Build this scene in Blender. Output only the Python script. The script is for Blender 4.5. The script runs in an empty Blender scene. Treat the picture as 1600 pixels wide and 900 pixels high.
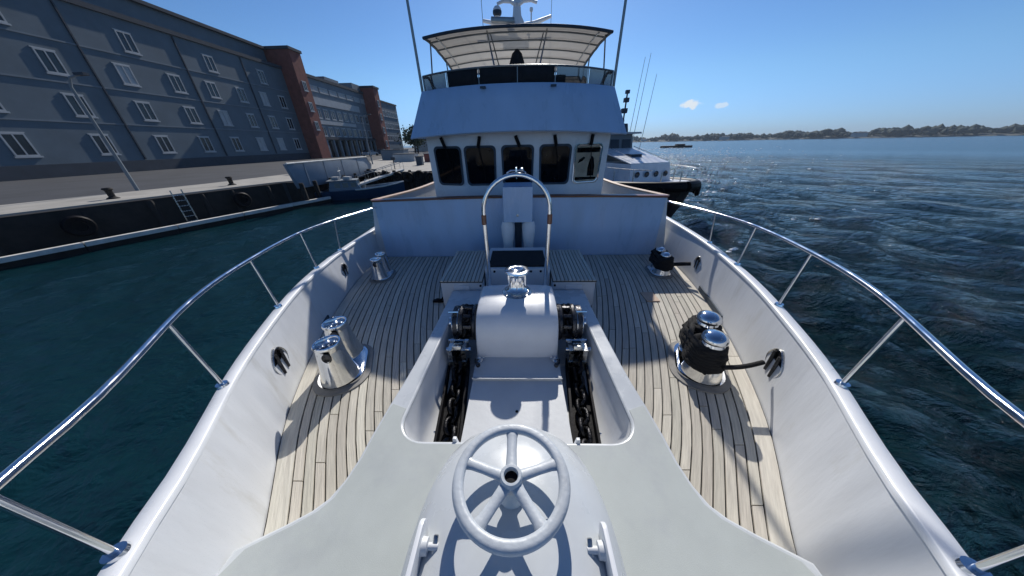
import bpy, bmesh, math, random
from mathutils import Vector, Matrix, noise
R = math.radians
rnd = random.Random(7)
sc = bpy.context.scene
C = sc.collection

# ------------------------------------------------------------------ camera
F = 420.0                      # focal length in pixels of a 1600 px wide frame
PITCH, YAW, ROLL = R(28.25), R(1.9), R(1.25)
cam_d = bpy.data.cameras.new('camera'); cam = bpy.data.objects.new('camera', cam_d); C.objects.link(cam)
cam_d.sensor_width = 36.0; cam_d.lens = F / 1600 * 36.0
cam_d.clip_start = 0.02; cam_d.clip_end = 9000
fw = Vector((-math.sin(YAW)*math.cos(PITCH), math.cos(YAW)*math.cos(PITCH), -math.sin(PITCH)))
rt = fw.cross(Vector((0,0,1))).normalized(); up = rt.cross(fw)
q = Matrix.Rotation(ROLL, 3, fw); rt = q @ rt; up = q @ up
m = Matrix((rt, up, -fw)).transposed().to_4x4(); m.translation = Vector((0.03, 0, 1.9))
cam.matrix_world = m
sc.camera = cam

# ------------------------------------------------------------------ light
SUN_EL, SUN_AZ = R(35.2), R(5.0)   # azimuth from +Y (astern) towards +X
w = bpy.data.worlds.new('World'); sc.world = w; w.use_nodes = True
nt = w.node_tree; nt.nodes.clear()
out = nt.nodes.new('ShaderNodeOutputWorld'); bg = nt.nodes.new('ShaderNodeBackground')
sky = nt.nodes.new('ShaderNodeTexSky'); sky.sky_type = 'NISHITA'; sky.sun_disc = False
sky.sun_elevation = SUN_EL; sky.sun_rotation = SUN_AZ
sky.air_density = 1.0; sky.dust_density = 0.2; sky.ozone_density = 1.6; sky.altitude = 0
bg.inputs['Strength'].default_value = 0.062
# two or three tiny fair-weather clouds low over the far shore
geo = nt.nodes.new('ShaderNodeTexCoord')
def wmath(op, a, b=None, clamp=False):
    n = nt.nodes.new('ShaderNodeMath'); n.operation = op; n.use_clamp = clamp
    for i, v in enumerate((a, b)):
        if v is None: continue
        if isinstance(v, (int, float)): n.inputs[i].default_value = v
        else: nt.links.new(v, n.inputs[i])
    return n.outputs[0]
def cdir(az, el): return (math.sin(R(az))*math.cos(R(el)), math.cos(R(az))*math.cos(R(el)), math.sin(R(el)))
wn = nt.nodes.new('ShaderNodeTexNoise'); wn.inputs['Scale'].default_value = 55; wn.inputs['Detail'].default_value = 5
nt.links.new(geo.outputs['Generated'], wn.inputs['Vector'])
mask = None
for az, el, ra, amt in ((27.7, 4.8, 1.4, .95), (31.7, 4.4, 0.85, .6)):
    d = cdir(az, el)
    sub = nt.nodes.new('ShaderNodeVectorMath'); sub.operation = 'SUBTRACT'; nt.links.new(geo.outputs['Generated'], sub.inputs[0]); sub.inputs[1].default_value = d
    mul = nt.nodes.new('ShaderNodeVectorMath'); mul.operation = 'MULTIPLY'; nt.links.new(sub.outputs[0], mul.inputs[0]); mul.inputs[1].default_value = (1, 1, 2.2)
    ln = nt.nodes.new('ShaderNodeVectorMath'); ln.operation = 'LENGTH'; nt.links.new(mul.outputs[0], ln.inputs[0])
    v = wmath('DIVIDE', ln.outputs['Value'], R(ra)); v = wmath('SUBTRACT', 1.0, v)
    v = wmath('ADD', v, wmath('MULTIPLY', wmath('SUBTRACT', wn.outputs['Fac'], 0.5), 2.2))
    v = wmath('MULTIPLY', v, 2.6, True); v = wmath('MULTIPLY', v, amt)
    far = wmath('LESS_THAN', ln.outputs['Value'], R(ra)*1.6); v = wmath('MULTIPLY', v, far)
    mask = v if mask is None else wmath('MAXIMUM', mask, v)
mx = nt.nodes.new('ShaderNodeMixRGB'); mx.inputs[2].default_value = (14, 15.2, 16.2, 1)
tint = nt.nodes.new('ShaderNodeMixRGB'); tint.blend_type = 'MULTIPLY'; tint.inputs[0].default_value = 1; tint.inputs[2].default_value = (.70, .88, 1.08, 1)
gam = nt.nodes.new('ShaderNodeGamma'); gam.inputs['Gamma'].default_value = 1.25
nt.links.new(sky.outputs[0], gam.inputs['Color']); nt.links.new(gam.outputs[0], tint.inputs[1])
sepz = nt.nodes.new('ShaderNodeSeparateXYZ'); nt.links.new(geo.outputs['Generated'], sepz.inputs[0])
mrz = nt.nodes.new('ShaderNodeMapRange'); mrz.interpolation_type = 'SMOOTHSTEP'; mrz.inputs['From Min'].default_value = -.02; mrz.inputs['From Max'].default_value = .17
nt.links.new(sepz.outputs['Z'], mrz.inputs['Value'])
tm = nt.nodes.new('ShaderNodeMixRGB'); tm.inputs[1].default_value = (.34, .56, 1.22, 1); tm.inputs[2].default_value = (.60, .82, 1.06, 1)
nt.links.new(mrz.outputs[0], tm.inputs[0]); nt.links.new(tm.outputs[0], tint.inputs[2])
nt.links.new(mask, mx.inputs[0]); nt.links.new(tint.outputs[0], mx.inputs[1])
nt.links.new(mx.outputs[0], bg.inputs['Color']); nt.links.new(bg.outputs[0], out.inputs[0])
sun_d = bpy.data.lights.new('sun', 'SUN'); sun_d.energy = 4.9; sun_d.angle = R(0.53); sun_d.color = (1, .95, .88)
sun = bpy.data.objects.new('sun', sun_d); C.objects.link(sun)
sdir = Vector((math.sin(SUN_AZ)*math.cos(SUN_EL), math.cos(SUN_AZ)*math.cos(SUN_EL), math.sin(SUN_EL)))
sun.rotation_euler = sdir.to_track_quat('Z', 'Y').to_euler()
sun.location = sdir*60
sc.view_settings.view_transform = 'Standard'; sc.view_settings.look = 'None'
sc.view_settings.exposure = -0.12; sc.view_settings.gamma = 1
sc.render.engine = 'CYCLES'

# ------------------------------------------------------------------ materials
def mat(name, col, rough=.5, metal=0.0, var=.08, scale=6.0, bump=0.0, bscale=60.0, coat=0.0, rand=0.0, spec=None, rvar=0.0, stretch=(1,1,1), col2=None, c2lo=.55, c2hi=.72, uv=False, colr=None):
    m = bpy.data.materials.new(name); m.use_nodes = True
    t = m.node_tree; b = t.nodes['Principled BSDF']
    tc = t.nodes.new('ShaderNodeTexCoord'); mp = t.nodes.new('ShaderNodeMapping'); mp.inputs['Scale'].default_value = stretch
    t.links.new(tc.outputs['UV' if uv else 'Object'], mp.inputs['Vector'])
    n = t.nodes.new('ShaderNodeTexNoise'); n.inputs['Scale'].default_value = scale; n.inputs['Detail'].default_value = 6; n.inputs['Roughness'].default_value = .6
    t.links.new(mp.outputs[0], n.inputs['Vector'])
    cr = t.nodes.new('ShaderNodeMapRange'); cr.inputs['From Min'].default_value = .3; cr.inputs['From Max'].default_value = .7
    cr.inputs['To Min'].default_value = 1-var; cr.inputs['To Max'].default_value = 1+var
    t.links.new(n.outputs['Fac'], cr.inputs['Value'])
    mixc = t.nodes.new('ShaderNodeVectorMath'); mixc.operation = 'SCALE'
    src = None
    if col2:
        n2 = t.nodes.new('ShaderNodeTexNoise'); n2.inputs['Scale'].default_value = scale*.6; n2.inputs['Detail'].default_value = 8; n2.inputs['Roughness'].default_value = .7
        t.links.new(mp.outputs[0], n2.inputs['Vector'])
        r2 = t.nodes.new('ShaderNodeMapRange'); r2.inputs['From Min'].default_value = c2lo; r2.inputs['From Max'].default_value = c2hi
        t.links.new(n2.outputs['Fac'], r2.inputs['Value'])
        mm = t.nodes.new('ShaderNodeMixRGB'); mm.inputs[1].default_value = (*col, 1); mm.inputs[2].default_value = (*col2, 1)
        t.links.new(r2.outputs[0], mm.inputs[0]); t.links.new(mm.outputs[0], mixc.inputs[0])
    else:
        mixc.inputs[0].default_value = col
    if colr:
        oi2 = t.nodes.new('ShaderNodeObjectInfo'); ml = t.nodes.new('ShaderNodeMath'); ml.operation = 'MULTIPLY'; ml.inputs[1].default_value = 7.31; t.links.new(oi2.outputs['Random'], ml.inputs[0])
        fr = t.nodes.new('ShaderNodeMath'); fr.operation = 'FRACT'; t.links.new(ml.outputs[0], fr.inputs[0])
        m3 = t.nodes.new('ShaderNodeMixRGB'); t.links.new(fr.outputs[0], m3.inputs[0])
        prev = mixc.inputs[0].links[0].from_socket if mixc.inputs[0].links else None
        if prev: t.links.new(prev, m3.inputs[1])
        m3.inputs[2].default_value = (*colr, 1); t.links.new(m3.outputs[0], mixc.inputs[0])
    if rand:
        oi = t.nodes.new('ShaderNodeObjectInfo'); rr = t.nodes.new('ShaderNodeMapRange')
        rr.inputs['To Min'].default_value = 1-rand; rr.inputs['To Max'].default_value = 1+rand
        t.links.new(oi.outputs['Random'], rr.inputs['Value'])
        mu = t.nodes.new('ShaderNodeMath'); mu.operation = 'MULTIPLY'; t.links.new(rr.outputs[0], mu.inputs[0]); t.links.new(cr.outputs[0], mu.inputs[1])
        t.links.new(mu.outputs[0], mixc.inputs['Scale'])
    else:
        t.links.new(cr.outputs[0], mixc.inputs['Scale'])
    t.links.new(mixc.outputs[0], b.inputs['Base Color'])
    b.inputs['Metallic'].default_value = metal; b.inputs['Roughness'].default_value = rough
    if rvar:
        rm = t.nodes.new('ShaderNodeMapRange'); rm.inputs['From Min'].default_value = .35; rm.inputs['From Max'].default_value = .65
        rm.inputs['To Min'].default_value = max(.02, rough-rvar); rm.inputs['To Max'].default_value = rough+rvar
        t.links.new(n.outputs['Fac'], rm.inputs['Value']); t.links.new(rm.outputs[0], b.inputs['Roughness'])
    if coat: b.inputs['Coat Weight'].default_value = coat; b.inputs['Coat Roughness'].default_value = .08
    if spec is not None: b.inputs['Specular IOR Level'].default_value = spec
    if bump:
        nb = t.nodes.new('ShaderNodeTexNoise'); nb.inputs['Scale'].default_value = bscale; nb.inputs['Detail'].default_value = 4
        t.links.new(mp.outputs[0], nb.inputs['Vector'])
        bp = t.nodes.new('ShaderNodeBump'); bp.inputs['Strength'].default_value = bump; bp.inputs['Distance'].default_value = .01
        t.links.new(nb.outputs['Fac'], bp.inputs['Height']); t.links.new(bp.outputs[0], b.inputs['Normal'])
    return m
M = {}
M['white'] = mat('white_gelcoat', (.71, .73, .75), .36, var=.05, scale=3.5, bump=.08, bscale=5, coat=.1, rvar=.12, col2=(.62, .63, .62), c2lo=.56, c2hi=.8)
M['blue'] = mat('pale_blue_gelcoat', (.42, .56, .74), .34, var=.06, scale=1.6, bump=.05, bscale=4, coat=.12, rvar=.12, col2=(.38, .50, .64), c2lo=.5, c2hi=.75, stretch=(1.6, 1, .45))
M['white2'] = mat('white_paint_dull', (.65, .67, .69), .48, var=.06, scale=4, bump=.1, bscale=14, rvar=.12, col2=(.54, .545, .53), c2lo=.57, c2hi=.8)
M['bulwark'] = mat('bulwark_paint', (.65, .67, .69), .5, var=.05, scale=3.2, bump=.12, bscale=10, rvar=.12, col2=(.47, .465, .43), c2lo=.57, c2hi=.85, stretch=(2.6, 2.6, .5))
M['lilac'] = mat('pale_gelcoat', (.57, .60, .615), .30, var=.05, scale=5, bump=.08, bscale=6, coat=.12, rvar=.12, col2=(.50, .525, .53), c2lo=.55, c2hi=.8)
M['grey'] = mat('nonskid_grey', (.455, .49, .47), .6, var=.05, scale=5, bump=.12, bscale=380, col2=(.425, .455, .45), c2lo=.5, c2hi=.65, rvar=.08)
M['greyside'] = mat('grey_paint', (.56, .58, .59), .5, var=.05, scale=5, bump=.1, bscale=30)
M['wheelpaint'] = mat('wheel_paint', (.50, .54, .57), .42, var=.08, scale=14, bump=.15, bscale=55, coat=.05, col2=(.44, .47, .49), c2lo=.5, c2hi=.7)
M['teak'] = mat('weathered_teak', (.575, .55, .465), .78, uv=True, colr=(.50, .46, .395), var=.16, scale=5, bump=.55, bscale=9, rand=.12, stretch=(11, .8, 1), col2=(.40, .38, .335), c2lo=.48, c2hi=.72)
M['teak2'] = mat('teak_margin', (.62, .60, .52), .75, uv=True, colr=(.56, .51, .44), var=.14, scale=4, bump=.5, bscale=9, rand=.07, stretch=(8, .8, 1), col2=(.46, .42, .37), c2lo=.5, c2hi=.75)
M['pad'] = mat('grey_rubber_pad', (.26, .25, .23), .7, var=.15, scale=12, bump=.2, bscale=60)
M['teakcap'] = mat('varnished_teak', (.17, .065, .035), .35, var=.2, scale=6, stretch=(.4, 5, 5), coat=.3)
M['teakpale'] = mat('pale_teak_rail', (.50, .36, .26), .55, var=.15, scale=6)
M['caulk'] = mat('black_caulk', (.018, .017, .016), .6, var=.2)
M['chrome'] = mat('polished_steel', (.78, .79, .80), .10, 1.0, var=.06, scale=9, rvar=.06, bump=.06, bscale=9)
M['steel'] = mat('dull_steel', (.52, .52, .50), .28, 1.0, var=.18, scale=22, rvar=.12, bump=.2, bscale=40)
M['gun'] = mat('oily_metal', (.07, .07, .075), .38, .8, var=.5, scale=30, rvar=.15, bump=.3, bscale=60)
M['black'] = mat('black_rubber', (.006, .006, .008), .55, spec=.12, var=.3, scale=20, bump=.2, bscale=60)
M['rope'] = mat('black_rope', (.007, .007, .008), .85, var=.4, scale=60, bump=.8, bscale=220)
M['chain'] = mat('chain_iron', (.022, .022, .024), .38, .85, var=.5, scale=40, rand=.35, rvar=.15, bump=.4, bscale=90, col2=(.09, .09, .092), c2lo=.55, c2hi=.7)
M['glass'] = mat('dark_glass', (.003, .004, .006), .05, 0, var=.2, coat=.0, spec=.14)
M['beige'] = mat('cabin_beige', (.42, .36, .27), .7, var=.3, scale=5)
M['canvas'] = mat('bimini_canvas', (.62, .61, .58), .9, var=.08, scale=3, bump=.25, bscale=7)
M['darkcanvas'] = mat('black_canvas', (.010, .011, .014), .9, var=.3, scale=8, bump=.5, bscale=14)
M['tube'] = mat('satin_tube', (.24, .26, .27), .35, .7, var=.1)
M['navy'] = mat('navy_edge', (.03, .05, .075), .6, var=.1)
M['hullwhite'] = mat('hull_white', (.7, .72, .75), .25, var=.03, coat=.3)
def glassy(name, col, alpha_rough=.1, tr=.7):
    m = bpy.data.materials.new(name); m.use_nodes = True; b = m.node_tree.nodes['Principled BSDF']
    b.inputs['Base Color'].default_value = (*col, 1); b.inputs['Roughness'].default_value = alpha_rough
    b.inputs['Transmission Weight'].default_value = tr; b.inputs['IOR'].default_value = 1.05
    return m
M['smoke'] = glassy('smoked_vinyl', (.16, .17, .18), .12, .85)
# canvas lets daylight through
t = M['canvas'].node_tree; b = t.nodes['Principled BSDF']
tr = t.nodes.new('ShaderNodeBsdfTranslucent'); tr.inputs['Color'].default_value = (.62, .57, .50, 1)
ms = t.nodes.new('ShaderNodeMixShader'); ms.inputs[0].default_value = .22
o = t.nodes['Material Output']; t.links.new(b.outputs[0], ms.inputs[1]); t.links.new(tr.outputs[0], ms.inputs[2]); t.links.new(ms.outputs[0], o.inputs['Surface'])
# far things
M['brick'] = mat('red_brick', (.24, .075, .055), .85, var=.2, scale=1.2)
M['bluegrey'] = mat('bluegrey_cladding', (.115, .15, .175), .75, var=.12, scale=.5)
M['bluegrey2'] = mat('bluegrey_panel', (.17, .20, .225), .7, var=.12, scale=.5)
M['roofdark'] = mat('dark_roof', (.04, .05, .065), .8, var=.15, scale=1)
M['pale'] = mat('pale_panel', (.42, .43, .43), .7, var=.1, scale=1)
M['farglass'] = mat('window_glass', (.015, .02, .028), .12, var=.4, scale=.8)
M['concrete'] = mat('pale_concrete', (.36, .34, .30), .9, var=.18, scale=.7, bump=.2, bscale=3)
M['quay'] = mat('quay_asphalt', (.045, .048, .055), .9, var=.25, scale=.4)
M['fascia'] = mat('fascia_blue_grey', (.20, .245, .30), .6, var=.12, scale=.9, bump=.1, bscale=3)
M['pile'] = mat('tarred_timber', (.018, .016, .015), .85, var=.4, scale=3, bump=.5, bscale=8)
M['pontoon'] = mat('pontoon_white', (.62, .61, .57), .7, var=.2, scale=2)
M['blueboat'] = mat('blue_boat_paint', (.012, .05, .11), .3, var=.1, coat=.3)
M['darkred'] = mat('dark_red_fender', (.02, .010, .010), .6, var=.3, scale=3)
M['rock'] = mat('wet_rock', (.05, .045, .04), .8, var=.4, scale=2, bump=.6, bscale=4)
M['leaf'] = mat('far_foliage', (.035, .055, .045), .9, var=.4, scale=.05)
M['leafnear'] = mat('foliage', (.05, .075, .035), .9, var=.4, scale=.8)
M['shore'] = mat('shore_ground', (.10, .11, .10), .9, var=.3, scale=.02)
M['orange'] = mat('orange_plastic', (.45, .14, .03), .6)
M['bark'] = mat('bark', (.06, .045, .035), .9, var=.3, scale=3)

# sea
sm = bpy.data.materials.new('sea_water'); sm.use_nodes = True; t = sm.node_tree; b = t.nodes['Principled BSDF']
b.inputs['Base Color'].default_value = (.003, .024, .031, 1); b.inputs['Roughness'].default_value = .07; b.inputs['IOR'].default_value = 1.33
tc = t.nodes.new('ShaderNodeTexCoord')
def seanoise(scale, detail, stretch):
    mp = t.nodes.new('ShaderNodeMapping'); mp.inputs['Scale'].default_value = stretch; mp.inputs['Rotation'].default_value = (0, 0, R(18))
    t.links.new(tc.outputs['Object'], mp.inputs[0])
    n = t.nodes.new('ShaderNodeTexNoise'); n.inputs['Scale'].default_value = scale; n.inputs['Detail'].default_value = detail; n.inputs['Roughness'].default_value = .6
    n.inputs['Distortion'].default_value = .4
    t.links.new(mp.outputs[0], n.inputs['Vector']); return n
n1 = seanoise(1.5, 9, (1, 1.6, 1)); n2 = seanoise(.95, 4, (1, 1.35, 1))
b1 = t.nodes.new('ShaderNodeBump'); b1.inputs['Strength'].default_value = 1; b1.inputs['Distance'].default_value = .8
b2 = t.nodes.new('ShaderNodeBump'); b2.inputs['Strength'].default_value = 1; b2.inputs['Distance'].default_value = .8
# the basin on the port side is sheltered: calmer there
sx = t.nodes.new('ShaderNodeSeparateXYZ'); t.links.new(tc.outputs['Object'], sx.inputs[0])
mr = t.nodes.new('ShaderNodeMapRange'); mr.inputs['From Min'].default_value = -3; mr.inputs['From Max'].default_value = 7; mr.inputs['To Min'].default_value = .22; mr.inputs['To Max'].default_value = 1
t.links.new(sx.outputs['X'], mr.inputs['Value'])
BB = (b1, b2)
t.links.new(n2.outputs['Fac'], b2.inputs['Height']); t.links.new(b2.outputs[0], b1.inputs['Normal'])
t.links.new(n1.outputs['Fac'], b1.inputs['Height']); t.links.new(b1.outputs[0], b.inputs['Normal'])
ln_ = t.nodes.new('ShaderNodeVectorMath'); ln_.operation = 'LENGTH'; t.links.new(tc.outputs['Object'], ln_.inputs[0])
def ramp(a, b_, v0, v1):
    m_ = t.nodes.new('ShaderNodeMapRange'); m_.interpolation_type = 'SMOOTHSTEP'; m_.inputs['From Min'].default_value = a; m_.inputs['From Max'].default_value = b_
    m_.inputs['To Min'].default_value = v0; m_.inputs['To Max'].default_value = v1; t.links.new(ln_.outputs['Value'], m_.inputs['Value']); return m_.outputs[0]
fade = t.nodes.new('ShaderNodeMath'); fade.operation = 'MULTIPLY'; t.links.new(mr.outputs[0], fade.inputs[0]); t.links.new(ramp(35, 130, 1, .07), fade.inputs[1])
t.links.new(ramp(40, 160, .06, .22), b.inputs['Roughness'])
for bb in BB: t.links.new(fade.outputs[0], bb.inputs['Strength'])
def facets(src, k):
    a = t.nodes.new('ShaderNodeVectorMath'); a.operation = 'SUBTRACT'; t.links.new(src.outputs['Color'], a.inputs[0]); a.inputs[1].default_value = (.5, .5, .5)
    c = t.nodes.new('ShaderNodeVectorMath'); c.operation = 'MULTIPLY'; t.links.new(a.outputs[0], c.inputs[0]); c.inputs[1].default_value = (k, k, 0)
    d = t.nodes.new('ShaderNodeVectorMath'); d.operation = 'SCALE'; t.links.new(c.outputs[0], d.inputs[0]); t.links.new(fade.outputs[0], d.inputs['Scale'])
    e = t.nodes.new('ShaderNodeVectorMath'); e.operation = 'ADD'; t.links.new(b1.outputs[0], e.inputs[0]); t.links.new(d.outputs[0], e.inputs[1])
    f = t.nodes.new('ShaderNodeVectorMath'); f.operation = 'NORMALIZE'; t.links.new(e.outputs[0], f.inputs[0]); return f.outputs[0]
n3 = seanoise(2.6, 7, (1, 1.3, 1)); n4 = seanoise(1.7, 3, (1, 1.6, 1))
t.links.new(facets(n3, 2.0), b.inputs['Normal'])
M['sea'] = sm

M['foam_glint'] = mat('foam_glint', (.85, .87, .88), .6, var=.05)  # white for foamy crests and for flecks that stand in for sun glints
# ------------------------------------------------------------------ mesh helpers
def nb(): return bmesh.new()
def add_box(bm, x0, x1, y0, y1, z0, z1, mtx=None):
    vs = [bm.verts.new(((x0, x1)[i & 1], (y0, y1)[(i >> 1) & 1], (z0, z1)[(i >> 2) & 1])) for i in range(8)]
    for f in ((0,2,3,1),(4,5,7,6),(0,1,5,4),(1,3,7,5),(3,2,6,7),(2,0,4,6)): bm.faces.new([vs[i] for i in f])
    if mtx is not None: bmesh.ops.transform(bm, matrix=mtx, verts=vs)
    return vs
def add_tube(bm, pts, r, seg=10, closed=False, caps=True):
    pts = [Vector(p) for p in pts]; n = len(pts); rings = []
    rs = r if isinstance(r, (list, tuple)) else [r]*n
    nrm = None
    for i, p in enumerate(pts):
        a = pts[(i-1) % n] if (closed or i > 0) else p; c = pts[(i+1) % n] if (closed or i < n-1) else p
        tg = (c-a).normalized()
        if nrm is None:
            nrm = tg.orthogonal().normalized()
        nrm = (nrm - tg*nrm.dot(tg))
        nrm = nrm.normalized() if nrm.length > 1e-6 else tg.orthogonal().normalized()
        bi = tg.cross(nrm)
        rings.append([bm.verts.new(p + (nrm*math.cos(2*math.pi*k/seg) + bi*math.sin(2*math.pi*k/seg))*rs[i]) for k in range(seg)])
    lim = n if closed else n-1
    for i in range(lim):
        A, B = rings[i], rings[(i+1) % n]
        if closed and i == n-1:   # match the twist
            best = min(range(seg), key=lambda s: sum((A[k].co-B[(k+s) % seg].co).length for k in range(seg)))
            B = [B[(k+best) % seg] for k in range(seg)]
        for k in range(seg): bm.faces.new((A[k], A[(k+1) % seg], B[(k+1) % seg], B[k]))
    if caps and not closed: bm.faces.new(list(reversed(rings[0]))); bm.faces.new(rings[-1])
def add_lathe(bm, prof, seg=24, mtx=None, closed=False):
    rings = []
    for r, z in prof:
        rings.append([bm.verts.new((r*math.cos(2*math.pi*k/seg), r*math.sin(2*math.pi*k/seg), z)) for k in range(seg)] if r > 1e-5 else [bm.verts.new((0, 0, z))])
    n = len(rings)
    for i in range(n if closed else n-1):
        A, B = rings[i], rings[(i+1) % n]
        for k in range(seg):
            a, b, c, d = A[k % len(A)], A[(k+1) % len(A)], B[(k+1) % len(B)], B[k % len(B)]
            f = []
            for v in (a, b, c, d):
                if v not in f: f.append(v)
            if len(f) > 2:
                try: bm.faces.new(f)
                except ValueError: pass
    if mtx is not None: bmesh.ops.transform(bm, matrix=mtx, verts=[v for r in rings for v in r])
def add_prism(bm, poly, z0, z1, mtx=None):
    lo = [bm.verts.new((x, y, z0)) for x, y in poly]; hi = [bm.verts.new((x, y, z1)) for x, y in poly]; n = len(poly)
    bm.faces.new(list(reversed(lo))); bm.faces.new(hi)
    for i in range(n): bm.faces.new((lo[i], lo[(i+1) % n], hi[(i+1) % n], hi[i]))
    if mtx is not None: bmesh.ops.transform(bm, matrix=mtx, verts=lo+hi)
    return lo+hi
def add_loft(bm, secs, closed=False, caps=False):
    rows = [[bm.verts.new(p) for p in s] for s in secs]
    for A, B in zip(rows, rows[1:]):
        n = len(A)
        for k in range(n if closed else n-1): bm.faces.new((A[k], A[(k+1) % n], B[(k+1) % n], B[k]))
    if caps: bm.faces.new(list(reversed(rows[0]))); bm.faces.new(rows[-1])
    return rows
def add_blob(bm, c, r, sub=1, jit=.25, sq=(1,1,1)):
    ret = bmesh.ops.create_icosphere(bm, subdivisions=sub, radius=1)
    for v in ret['verts']:
        k = 1 + rnd.uniform(-jit, jit)
        v.co = Vector((c[0]+v.co.x*r*k*sq[0], c[1]+v.co.y*r*k*sq[1], c[2]+v.co.z*r*k*sq[2]))
def rrect(w_, h_, r, n=5, cx=0, cy=0, top=1.0):
    pts = []
    for (sx_, sy_, a0) in ((1,1,0),(-1,1,90),(-1,-1,180),(1,-1,270)):
        for k in range(n+1):
            a = R(a0 + 90*k/n); x = sx_*(w_/2-r) + r*math.cos(a); y = sy_*(h_/2-r) + r*math.sin(a)
            x *= 1 + (top-1)*(y/h_+.5)
            pts.append((cx+x, cy+y))
    return pts
def mesh_of(name, bm, mt, smooth=None, bevel=0, bseg=2):
    if bevel:
        es = [e for e in bm.edges if e.is_manifold and e.calc_face_angle(0) > R(35)]
        bmesh.ops.bevel(bm, geom=es, offset=bevel, segments=bseg, profile=.6, affect='EDGES', clamp_overlap=True)
    bmesh.ops.recalc_face_normals(bm, faces=bm.faces)
    me = bpy.data.meshes.new(name); bm.to_mesh(me); bm.free()
    me.materials.append(M[mt] if isinstance(mt, str) else mt)
    if smooth is not None:
        me.shade_smooth()
        me.set_sharp_from_angle(angle=R(smooth))
    return me
def obj(name, bm, mt, parent=None, smooth=35, bevel=0, bseg=2, world=True, loc=None):
    """one mesh object; vertices of a part are given in world space unless world=False"""
    me = bm if isinstance(bm, bpy.types.Mesh) else mesh_of(name, bm, mt, smooth, bevel, bseg)
    o = bpy.data.objects.new(name, me); C.objects.link(o)
    if parent:
        o.parent = parent
        if world:
            org = Vector((0, 0, 0)); p = parent
            while p: org += p.location; p = p.parent
            me.transform(Matrix.Translation(-org))
    if loc is not None: o.location = loc
    return o
def tag(o, label=None, cat=None, group=None, kind=None):
    if label: o['label'] = label
    if cat: o['category'] = cat
    if group: o['group'] = group
    if kind: o['kind'] = kind
    return o
def thing(name, label, cat, loc=(0,0,0), rz=0, group=None):
    o = bpy.data.objects.new(name, None); C.objects.link(o); o.empty_display_size = .2
    o.location = loc; o.rotation_euler = (0, 0, rz)
    return tag(o, label, cat, group)
def copy_tree(o, parent=None):
    c = o.copy(); C.objects.link(c)
    if parent: c.parent = parent
    for ch in list(o.children): copy_tree(ch, c)
    return c
def interp(tab, y):
    """smooth (Catmull-Rom) interpolation of a table of (y, value)"""
    if y <= tab[0][0]: return tab[0][1]
    if y >= tab[-1][0]: return tab[-1][1]
    for i in range(len(tab)-1):
        if tab[i][0] <= y <= tab[i+1][0]: break
    x0, v0 = tab[i]; x1, v1 = tab[i+1]
    xm, vm = tab[max(i-1, 0)]; xp, vp = tab[min(i+2, len(tab)-1)]
    m0 = (v1-vm)/(x1-xm) if x1 != xm else 0; m1 = (vp-v0)/(xp-x0) if xp != x0 else 0
    h = x1-x0; s = (y-x0)/h
    return (2*s**3-3*s**2+1)*v0 + (s**3-2*s**2+s)*h*m0 + (-2*s**3+3*s**2)*v1 + (s**3-s**2)*h*m1
def frange(a, b, n): return [a+(b-a)*i/(n-1) for i in range(n)]
def catmull(pts, n=6):
    pts = [Vector(p) for p in pts]; o = []
    for i in range(len(pts)-1):
        p0 = pts[max(i-1,0)]; p1 = pts[i]; p2 = pts[i+1]; p3 = pts[min(i+2, len(pts)-1)]
        for k in range(n):
            s = k/n
            o.append(.5*((2*p1)+(-p0+p2)*s+(2*p0-5*p1+4*p2-p3)*s*s+(-p0+3*p1-3*p2+p3)*s**3))
    o.append(pts[-1]); return o
def curve_plate(name, splines, z0, z1, bev, mt, parent=None, seg=3):
    """a plate with holes and softly rounded edges, made from closed outlines"""
    cu = bpy.data.curves.new(name, 'CURVE'); cu.dimensions = '2D'; cu.fill_mode = 'BOTH'
    for pts in splines:
        s = cu.splines.new('POLY'); s.points.add(len(pts)-1); s.use_cyclic_u = True
        for p, (x, y) in zip(s.points, pts): p.co = (x, y, 0, 1)
    h = (z1-z0)/2
    cu.extrude = max(h-bev, 0); cu.bevel_depth = bev; cu.bevel_resolution = seg; cu.offset = -bev
    tmp = bpy.data.objects.new('tmp', cu); C.objects.link(tmp)
    dg = bpy.context.evaluated_depsgraph_get()
    me = bpy.data.meshes.new_from_object(tmp.evaluated_get(dg)); bpy.data.objects.remove(tmp)
    me.name = name; me.transform(Matrix.Translation((0, 0, z0+h)))
    me.materials.clear(); me.materials.append(M[mt]); me.shade_smooth(); me.set_sharp_from_angle(angle=R(40))
    o = bpy.data.objects.new(name, me); C.objects.link(o)
    if parent:
        o.parent = parent; me.transform(Matrix.Translation(-parent.location))
    return o

# ------------------------------------------------------------------ hull form (inner face of the bulwark at deck level)
WL = [(-1.0, .0), (-.8, .34), (-.4, .74), (0, 1.04), (.32, 1.26), (.64, 1.43), (1.3, 1.83), (1.98, 2.12), (2.68, 2.35), (3.77, 2.60), (4.87, 2.72), (7, 2.85), (12, 2.95), (20, 2.85)]
def WI(side, y): return interp(WL, y) + (.05 if side > 0 else -.01)*min(1, max(0, y+1))
def ZT(side, y): return interp([(-1, .82), (0, .72), (1.2, .60), (2.6, .58), (4.87, .56 if side > 0 else .50), (20, .5)], y) + (.03 if side > 0 else 0)
SEA = -2.0

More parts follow.
